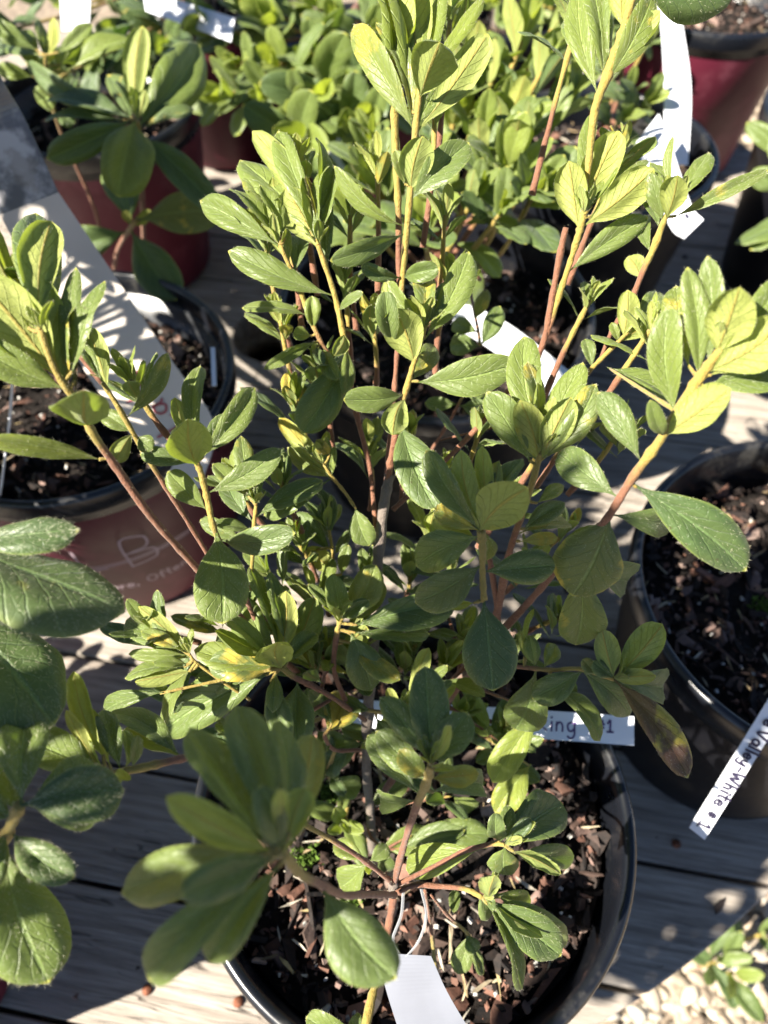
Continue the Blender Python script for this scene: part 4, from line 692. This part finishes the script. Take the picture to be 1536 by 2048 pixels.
def slab(mb, rows, thick=.0005, mat=0, n=10):
    """rows: (left 3D, right 3D) pairs; a thin solid sheet swept through them"""
    Lp = crom([a for a, b_ in rows], n); Rp = crom([b_ for a, b_ in rows], n); m = len(Lp); V = []
    for i in range(m):
        T = Lp[min(i + 1, m - 1)] - Lp[max(i - 1, 0)] + Rp[min(i + 1, m - 1)] - Rp[max(i - 1, 0)]; N = nrm(np.cross(Rp[i] - Lp[i], T)) * thick / 2
        V += [Lp[i] + N, Rp[i] + N, Rp[i] - N, Lp[i] - N]
    F = [(4 * i + j, 4 * i + (j + 1) % 4, 4 * i + 4 + (j + 1) % 4, 4 * i + 4 + j) for i in range(m - 1) for j in range(4)] + [(0, 1, 2, 3), (4 * m - 1, 4 * m - 2, 4 * m - 3, 4 * m - 4)]
    mb.add(V, F, mat)
def tagthing(rows, label, thick=.0005, m=None, writes=(), group='plant name tags', name='plant_tag'):
    root = thing(name, (0, 0, 0), label, 'plant tag', group); mb = MB(); slab(mb, rows, thick); mb.build('tag_sheet', m or WHITE, root, smooth=False)
    for (txt, o, ux, vx, hgt, th, ink) in writes:
        ux = nrm(ux); nn = nrm(np.cross(ux, vx)); vv = nrm(np.cross(nn, ux)); nn = nn if nn @ (EYE - o) > 0 else -nn
        t = MB(); write(t, txt, lambda u, v_, l: o + ux * u + vv * v_ + nn * (thick / 2 + l), hgt, th, seed=len(txt)); t.build('lettering', ink, root, smooth=False)
    return root
def dep(x, y, z): return float((G(x, y, z) - EYE) @ FW)
# central pot's tag
d1, d0 = dep(1260, 1460, .166), dep(700, 1420, .155)
a0, a1, b0, b1 = P(680, 1398, d0), P(684, 1452, d0), P(1268, 1433, d1), P(1268, 1491, d1)
ux = b1 - a1; vx = a0 - a1
def on(a, b_, c_, d_, s, t): return (a * (1 - s) + b_ * s) * (1 - t) + (c_ * (1 - s) + d_ * s) * t
tagthing([(a0, a1), ((a0 + b0) / 2 + [0, 0, .001], (a1 + b1) / 2 + [0, 0, .001]), (b0, b1)], 'white tag with purple marker writing lying across the rim of the central pot', writes=[
    ('avr', on(a1, b1, a0, b0, .475, .38), ux, vx, .0064, .0008, INKP), ('king', on(a1, b1, a0, b0, .685, .36), ux, vx, .0068, .0008, INKP), ('t', on(a1, b1, a0, b0, .845, .42), ux, vx, .006, .0008, INKP), ('#1', on(a1, b1, a0, b0, .875, .42), ux, vx, .0052, .0008, INKP)])
# right pot's tag
dA, dB = .335, .315
a0, a1, b0, b1 = P(1378, 1655, dA), P(1409, 1679, dA), P(1600, 1295, dB), P(1634, 1322, dB)
ux = a0 - b0; vx = a1 - a0
L_ = np.linalg.norm(a0 - b0)
tagthing([(a0, a1), (b0, b1)], 'white tag with black marker lettering leaning off the pot on the right', writes=[
    ('Valley-White', on(b0, a0, b1, a1, .405, .36), ux, b1 - b0, .0052, .0010, INK), ('e', on(b0, a0, b1, a1, .35, .36), ux, b1 - b0, .0052, .0010, INK), ('#', on(b0, a0, b1, a1, .87, .40), ux, b1 - b0, .0034, .0008, INK), ('1', on(b0, a0, b1, a1, .935, .26), ux, b1 - b0, .0050, .0008, INK)])
tagthing([(P(915, 600, .445), P(905, 650, .435)), (P(1020, 650, .43), P(1000, 712, .42)), (P(1150, 752, .415), P(1118, 805, .405))], 'blank white tag lying in the middle black pot')
tagthing([(P(1308, -30, .56), P(1352, -30, .56)), (P(1322, 60, .54), P(1366, 55, .54)), (P(1328, 180, .53), P(1382, 180, .53)), (P(1327, 330, .53), P(1376, 330, .53))], 'tall curved blank white tag against the maroon pot')
tagthing([(P(1262, 300, .5), P(1318, 228, .5)), (P(1290, 335, .48), P(1345, 300, .48)), (P(1338, 450, .44), P(1382, 408, .44)), (P(1368, 478, .43), P(1407, 440, .43))], 'short white locking tag with small dark slots behind the right stems')
tg = [o for o in scene.objects if o.get('label', '').startswith('short white')][0]
for (x, y) in [(1372, 432), (1385, 447)]:
    c = P(x, y, .4335); mb = MB(); ux_ = RT * .0011; uy_ = UP * .0016; mb.add([c - FW * .0006 + math.cos(a) * ux_ + math.sin(a) * uy_ for a in np.linspace(0, 6.28, 13)[:-1]], [tuple(range(12))]); mb.build('slot', INK, tg)
# big picture tag in the maroon pot
db, dt_ = .425, .335
RE = [(-60, 20), (0, 151), (52, 242), (117, 385), (198, 505), (341, 718), (428, 850), (402, 975)]; LE = [(-260, 60), (-160, 190), (-80, 300), (0, 430), (70, 560), (172, 745), (262, 870), (352, 985)]
rows = []
for i, (l, r_) in enumerate(zip(LE, RE)):
    d = dt_ + (db - dt_) * i / 7; rows.append((P(l[0], l[1], d), P(r_[0], r_[1], d)))
pt_ = tagthing(rows[3:], 'large white plant tag with red lettering standing in the maroon pot', .0006, GLOSS)
m_, nt_, bs_, out_ = mat('tag_picture'); b = NB(nt_); tc = b.n('ShaderNodeTexCoord'); n1 = b.noise(tc.outputs['Object'], 42, 4, .55); n2 = b.noise(tc.outputs['Object'], 85, 3)
b.l(b.mix(b.math('MULTIPLY', b.ramp(n2, .5, .62), .45), b.mix(b.ramp(n1, .42, .56), (.13, .13, .14), (.46, .45, .46)), (.20, .17, .14)), bs_.inputs['Base Color']); bs_.inputs['Roughness'].default_value = .2
mb = MB(); slab(mb, [(a, b_) for a, b_ in rows[:4]], .0006); mb.build('picture_panel', m_, pt_, smooth=False)
def tagfrm(i0, i1, s, t):
    a, b_ = rows[i0]; c_, d_ = rows[i1]; return (a * (1 - s) + b_ * s) * (1 - t) + (c_ * (1 - s) + d_ * s) * t
for txt, s, t, i0, hgt, th, ink, flip in [('Lady', .62, .97, 5, .0130, .0013, REDINK, 0), ('Lu', .5, .42, 5, .0110, .0011, REDINK, 0), ('savannah', .30, .95, 4, .0032, .0004, GREYINK, 0), ('sun to shade', .34, .55, 4, .0028, .0003, GREYINK, 0)]:
    o_ = tagfrm(i0, min(i0 + 1, 7), s, t); ux_ = nrm(rows[i0][0] * .5 + rows[i0][1] * .5 - rows[i0 + 1][0] * .5 - rows[i0 + 1][1] * .5); vx_ = rows[i0][0] - rows[i0][1]; nn_ = nrm(np.cross(ux_, vx_)); vv_ = nrm(np.cross(nn_, ux_)); nn_ = nn_ if nn_ @ (EYE - o_) > 0 else -nn_
    if txt == 'savannah': txt = 'lil lili'
    if txt == 'sun to shade': txt = 'll il'
    t_ = MB(); write(t_, txt, lambda u, v_, l: o_ + ux_ * u + vv_ * v_ + nn_ * (.0006 + l), hgt, th, seed=3); t_.build('lettering', ink, pt_, smooth=False)
tagthing([(P(118, -30, .66), P(182, -30, .66)), (P(124, 62, .63), P(178, 58, .63))], 'bright blank white tag at the top left edge')
a0, a1, b0, b1 = P(285, -22, .62), P(292, 22, .62), P(470, 36, .57), P(462, 84, .57)
tagthing([(a0, a1), ((a0 + b0) / 2, (a1 + b1) / 2), (b0, b1)], 'bluish white tag with small handwriting at the top edge', writes=[('(1001)', on(a1, b1, a0, b0, .48, .38), b1 - a1, a0 - a1, .0075, .0010, GREYINK), (')', on(a1, b1, a0, b0, .35, .4), b1 - a1, a0 - a1, .008, .001, GREYINK)])
tagthing([(P(650, 225, .56), P(690, 215, .56)), (P(655, 345, .54), P(700, 340, .54))], 'short white tag half hidden under the small-leaved azalea')
tagthing([(P(421, 695, .41), P(430, 695, .41)), (P(424, 772, .40), P(433, 772, .40))], 'thin white sliver of a tag inside the maroon pot rim')
# hanging tag with ribbon loop
ht = tagthing([(P(752, 1905, .243), P(862, 1912, .243)), (P(775, 1990, .238), P(895, 1985, .238)), (P(802, 2075, .232), P(945, 2070, .232))], 'white strip tag hanging by a clear loop from the lower stem', m=simple('shaded_tag_plastic', (.20, .21, .245), .5, .3, noise=.15, nscale=60))  # white plastic with slight shade put into its colour as darker grey
CLEAR = simple('clear_plastic', (.75, .76, .78), .15, .6)
nt_ = CLEAR.node_tree; tb_ = nt_.nodes.new('ShaderNodeBsdfTransparent'); mx_ = nt_.nodes.new('ShaderNodeMixShader'); mx_.inputs[0].default_value = .7
nt_.links.new(nt_.nodes['Principled BSDF'].outputs[0], mx_.inputs[1]); nt_.links.new(tb_.outputs[0], mx_.inputs[2]); nt_.links.new(mx_.outputs[0], nt_.nodes['Material Output'].inputs[0])
for pts in ([(806, 1785), (802, 1830), (785, 1880), (800, 1912)], [(842, 1778), (852, 1830), (838, 1880), (812, 1914)]):
    mb = MB(); slab(mb, [(P(x - 2, y, .244 - i * .0005), P(x + 3, y, .2448 - i * .0005)) for i, (x, y) in enumerate(pts)], .0002); mb.build('loop', CLEAR, ht)
mb = MB(); add_tube(mb, [P(26, 740, .33), P(18, 850, .36), P(0, 990, .40)], [.0006, .0006, .0006], 0, 0, 0, 6); o = mb.build('wire_stake', WHITE, None, label='thin pale wire leaning over the maroon pot at the left edge', cat='wire')
# print on the maroon pot
px_, py_, pr_ = POTS[3][:3]
def on_pot(a0):
    def f(u, v_, l):
        z = .012 + v_; rb = pr_ - .0035; bot = pr_ * .77; rad = bot + (rb - bot) * (z / (HP - .016)) + .0013 + l; a = a0 + u / rad; return np.array([px_ + rad * math.cos(a), py_ + rad * math.sin(a), z])
    return f
mb = MB()
def pw(txt, ang, z, h, th):
    f = on_pot(R(ang)); write(mb, txt, lambda u, v_, l: f(u, v_ + z, l), h, th, seed=4)
pw('s, More, Often', -99, .036, .0085, .0011)
pw('L', -90, .066, .026, .0016); pw('B', -72, .062, .034, .0016); pw('a', -103, .066, .018, .0018)
f = on_pot(0)
for zz in (.060, .0625):
    A = [f(R(a) * .09, zz + .010 * math.sin(R((a + 110) * 1.6)), .0003) for a in range(-125, -40, 3)]; B_ = [f(R(a) * .09, zz + .0012 + .010 * math.sin(R((a + 110) * 1.6)), .0003) for a in range(-125, -40, 3)]
    mb.add([p for ab in zip(A, B_) for p in ab], [(2 * i, 2 * i + 2, 2 * i + 3, 2 * i + 1) for i in range(len(A) - 1)])
mb.build('printed_lettering', WPRINT, POT_PRINT, smooth=False)
# ================================================================ remaining plants
left = thing('azalea_plant', (0, 0, 0), 'downy broad-leaved azalea reaching in from the left edge, with unseen foliage added to cast shade', 'azalea plant'); finish(B, left)
rs_ = np.random.RandomState(77)
for k in range(26):  # added unseen crown, placed to shade the front clusters
    a_, q_ = rs_.uniform(0, 6.28), .052 * math.sqrt(rs_.rand()); p_ = np.array([-.235 + rs_.uniform(-.03, .03), -.052 + q_ * math.cos(a_), .552 + .9 * q_ * math.sin(a_)]); p_[1:] += (p_[0] + .23) * np.array([.53, -.97])
    sb = MB(); h_ = np.array([-.215, .0, .30]); add_tube(sb, [(-.262, .045, .14), h_, (h_ + p_) / 2 + [-.01, 0, 0], p_], [.003, .0025, .0018, .001], -.2, 1.1, 0, 6, k); ob_ = sb.build('branch', [STEM, HAIR], left)
    fb = MB(); whorl(fb, p_, nrm(np.array([.0, .1, 1]) + rs_.normal(0, .35, 3)), 9, .034, .3, 4000 + k, hair=0); fb.build('foliage', [LEAF, HAIR], ob_)
for k in range(52):  # more added out-of-view whorls, placed to throw shade onto the planks
    if k < 9: p_ = np.array([-.235, -.165, .395]) + rs_.uniform(-.028, .028, 3); h_ = np.array([-.23, -.03, .25])
    elif k < 45: p_ = np.array([-.335 + rs_.uniform(-.02, .02), rs_.uniform(.04, .135), rs_.uniform(.05, .16)]); h_ = np.array([-.27, .06, .16])
    else: p_ = np.array([-.335 + rs_.uniform(-.02, .02), rs_.uniform(.15, .20), rs_.uniform(.04, .09)]); h_ = np.array([-.29, .09, .14])
    sb = MB(); add_tube(sb, [(-.262, .045, .14), (h_ + [-.262, .045, .2]) / 2, h_, p_], [.003, .0025, .0018, .001], -.2, 1.1, 0, 6, k); ob_ = sb.build('branch', [STEM, HAIR], left)
    fb = MB(); whorl(fb, p_, nrm(np.array([-.2, -.1, 1]) + rs_.normal(0, .35, 3)), 8, .036, .3, 4500 + k, hair=0); fb.build('foliage', [LEAF, HAIR], ob_)
cl = thing('azalea_plant', (0, 0, 0), 'broad-leaved azalea with dark shaded leaves in the maroon pot at the upper left', 'azalea plant'); finish(C, cl)
rt = thing('azalea_plant', (0, 0, 0), 'bluish leaved azalea of which three leaf tips enter from the right edge', 'azalea plant'); finish(D, rt)
GPL = bushy('azalea_plant', (.033, .39, .136), [(860,40,.45),(930,30,.46),(985,160,.42),(1080,150,.41),(1005,260,.42),(905,245,.44),(945,400,.39),(1015,340,.39),(1065,395,.39),(880,330,.42),(850,455,.39),(745,300,.43),(720,430,.42),(1110,50,.45),(1130,200,.43),(1060,270,.40),(930,160,.44),(760,380,.42),(1000,430,.38),(1040,90,.43),(900,90,.46),(970,300,.41)], .036, 'dense sunlit azalea growing in the middle black pot', .62, 8, seed=3)
E1 = bushy('azalea_plant', (-.015, .735, .136), [(440,60,.60),(480,130,.56),(560,50,.60),(625,110,.56),(680,50,.60),(540,190,.53),(600,210,.52),(650,190,.52),(710,170,.54),(460,190,.54),(510,20,.62),(740,80,.58),(600,280,.50),(640,20,.62),(740,230,.52),(690,260,.52),(590,-10,.64),(560,130,.56)], .043, 'small-leaved azalea with upright yellow green tips at the top', .5, 8, seed=5)
F1 = bushy('azalea_plant', (.110, .83, .136), [(820,-10,.72),(900,-20,.74),(990,0,.7),(1060,10,.7),(1130,20,.68),(1180,80,.66),(1240,60,.68),(1290,30,.7),(1220,-20,.74),(1300,-30,.75)], .046, 'hazy light green azalea far back at the top edge', .5, 7, seed=7)
T1 = bushy('azalea_plant', (.165, .57, .136), [(1215,120,.56),(1265,180,.54),(1250,90,.58),(1300,70,.58),(1290,210,.53),(1240,240,.52)], .026, 'sparse olive leaved azalea beside the curved white tags', .45, 5, seed=9)
E3 = bushy('azalea_plant', (-.172, .86, .136), [(60,-10,.72),(160,10,.72),(240,40,.70),(330,80,.68),(20,60,.66),(210,120,.64),(300,130,.66),(130,150,.60),(380,-20,.75),(250,-20,.75)], .042, 'shaded azalea far back at the top left edge', .2, 7, seed=11)
shade_crown = thing('azalea_plant', (-.2, .31, .13), 'azalea of the maroon pot with the white tag, its unseen crown added beyond the left edge to cast shade', 'azalea plant')
for k in range(184):  # unseen whorls added where their shadows fall on planks, pots and upper-left leaves
    p_ = np.array([-.245 + rs_.uniform(-.03, .02), .205 + rs_.uniform(-.07, .075), .33 + rs_.uniform(-.13, .11)]) if k < 40 else np.array([-.24 + rs_.uniform(-.02, .02), .075 + rs_.uniform(-.05, .05), .365 + rs_.uniform(-.04, .035)]) if 56 <= k < 76 else np.array([-.44, .53, .24]) + rs_.uniform(-1, 1, 3) * [.03, .10, .11] if 76 <= k < 96 else np.array([-.40, .27, .485]) + rs_.uniform(-1, 1, 3) * [.03, .044, .040] if 96 <= k < 112 or k >= 170 else np.array([-.40, .513, .463]) + rs_.uniform(-1, 1, 3) * [.02, .024, .024] if 112 <= k < 120 else np.array([-.245, .175, .25]) + rs_.uniform(-1, 1, 3) * [.02, .085, .10] if 120 <= k < 150 else np.array([-.44, .49, .25]) + rs_.uniform(-1, 1, 3) * [.03, .09, .09] if 150 <= k < 170 else np.array([-.37 + rs_.uniform(-.02, .02), .60 + rs_.uniform(-.09, .09), .20 + rs_.uniform(-.08, .08)])
    if abs(p_[0] + .24) < .05 and math.hypot(p_[1] - .24, p_[2] - .283) < .058: continue
    sb = MB(); add_tube(sb, [(-.225, .30, .13), (-.24, .27, .22), p_], [.003, .002, .001], -.2, 1.1, 0, 6, k); ob_ = sb.build('branch', [STEM, HAIR], shade_crown)
    fb = MB(); whorl(fb, p_, nrm(np.array([-.1, -.1, 1]) + rs_.normal(0, .3, 3)), 8, .045 if 76 <= k < 96 or k >= 150 else .036, .3, 5000 + k, hair=0); fb.build('foliage', [LEAF, HAIR], ob_)
K = 'gk'
shoot(K, [(960,560,.36,9),(930,520,.345,8),(942,590,.325,8),(957,665,.31,8),(960,690,.305,7)], [(956,668,905,645,36,'t2'),(965,700,1000,612,44,'t2'),(958,700,900,690,50,'t1'),(950,640,975,580,30,'t3')], c=(.1,.6), hair=.5)
shoot(K, [(860,905,.33,7),(900,840,.31,8),(930,785,.30,7),(945,770,.298,6)], [(915,806,850,806,30,'t1'),(922,815,1000,832,52,'t1',{'r':20}),(935,790,975,800,36,'t2')], c=(-.1,1), hair=.5)
gk = thing('azalea_plant', (0, 0, 0), 'low thin twigs with small dark leaves hanging in front of the middle black pot', 'azalea plant'); finish(K, gk)
# weed in the gravel
wd = thing('weed_plant', (0, 0, 0), 'small glossy green weed sprouting from the gravel at the lower right', 'weed')
for i, (x, y, n, L) in enumerate([(1430, 1925, 6, .045), (1465, 1945, 5, .05), (1520, 1870, 4, .04)]):
    c = G(x, y, -.30); fb = MB(); add_tube(fb, [c - np.array([0, 0, .06]), c], [.002, .0015], .3, .8); fb.build('branch', [STEM, HAIR], wd); fb = MB(); whorl(fb, c, (.1, -.2, 1), n, L, .25, 900 + i, spread=(25, 85), hair=0); fb.build('foliage', [LEAF, HAIR], wd)
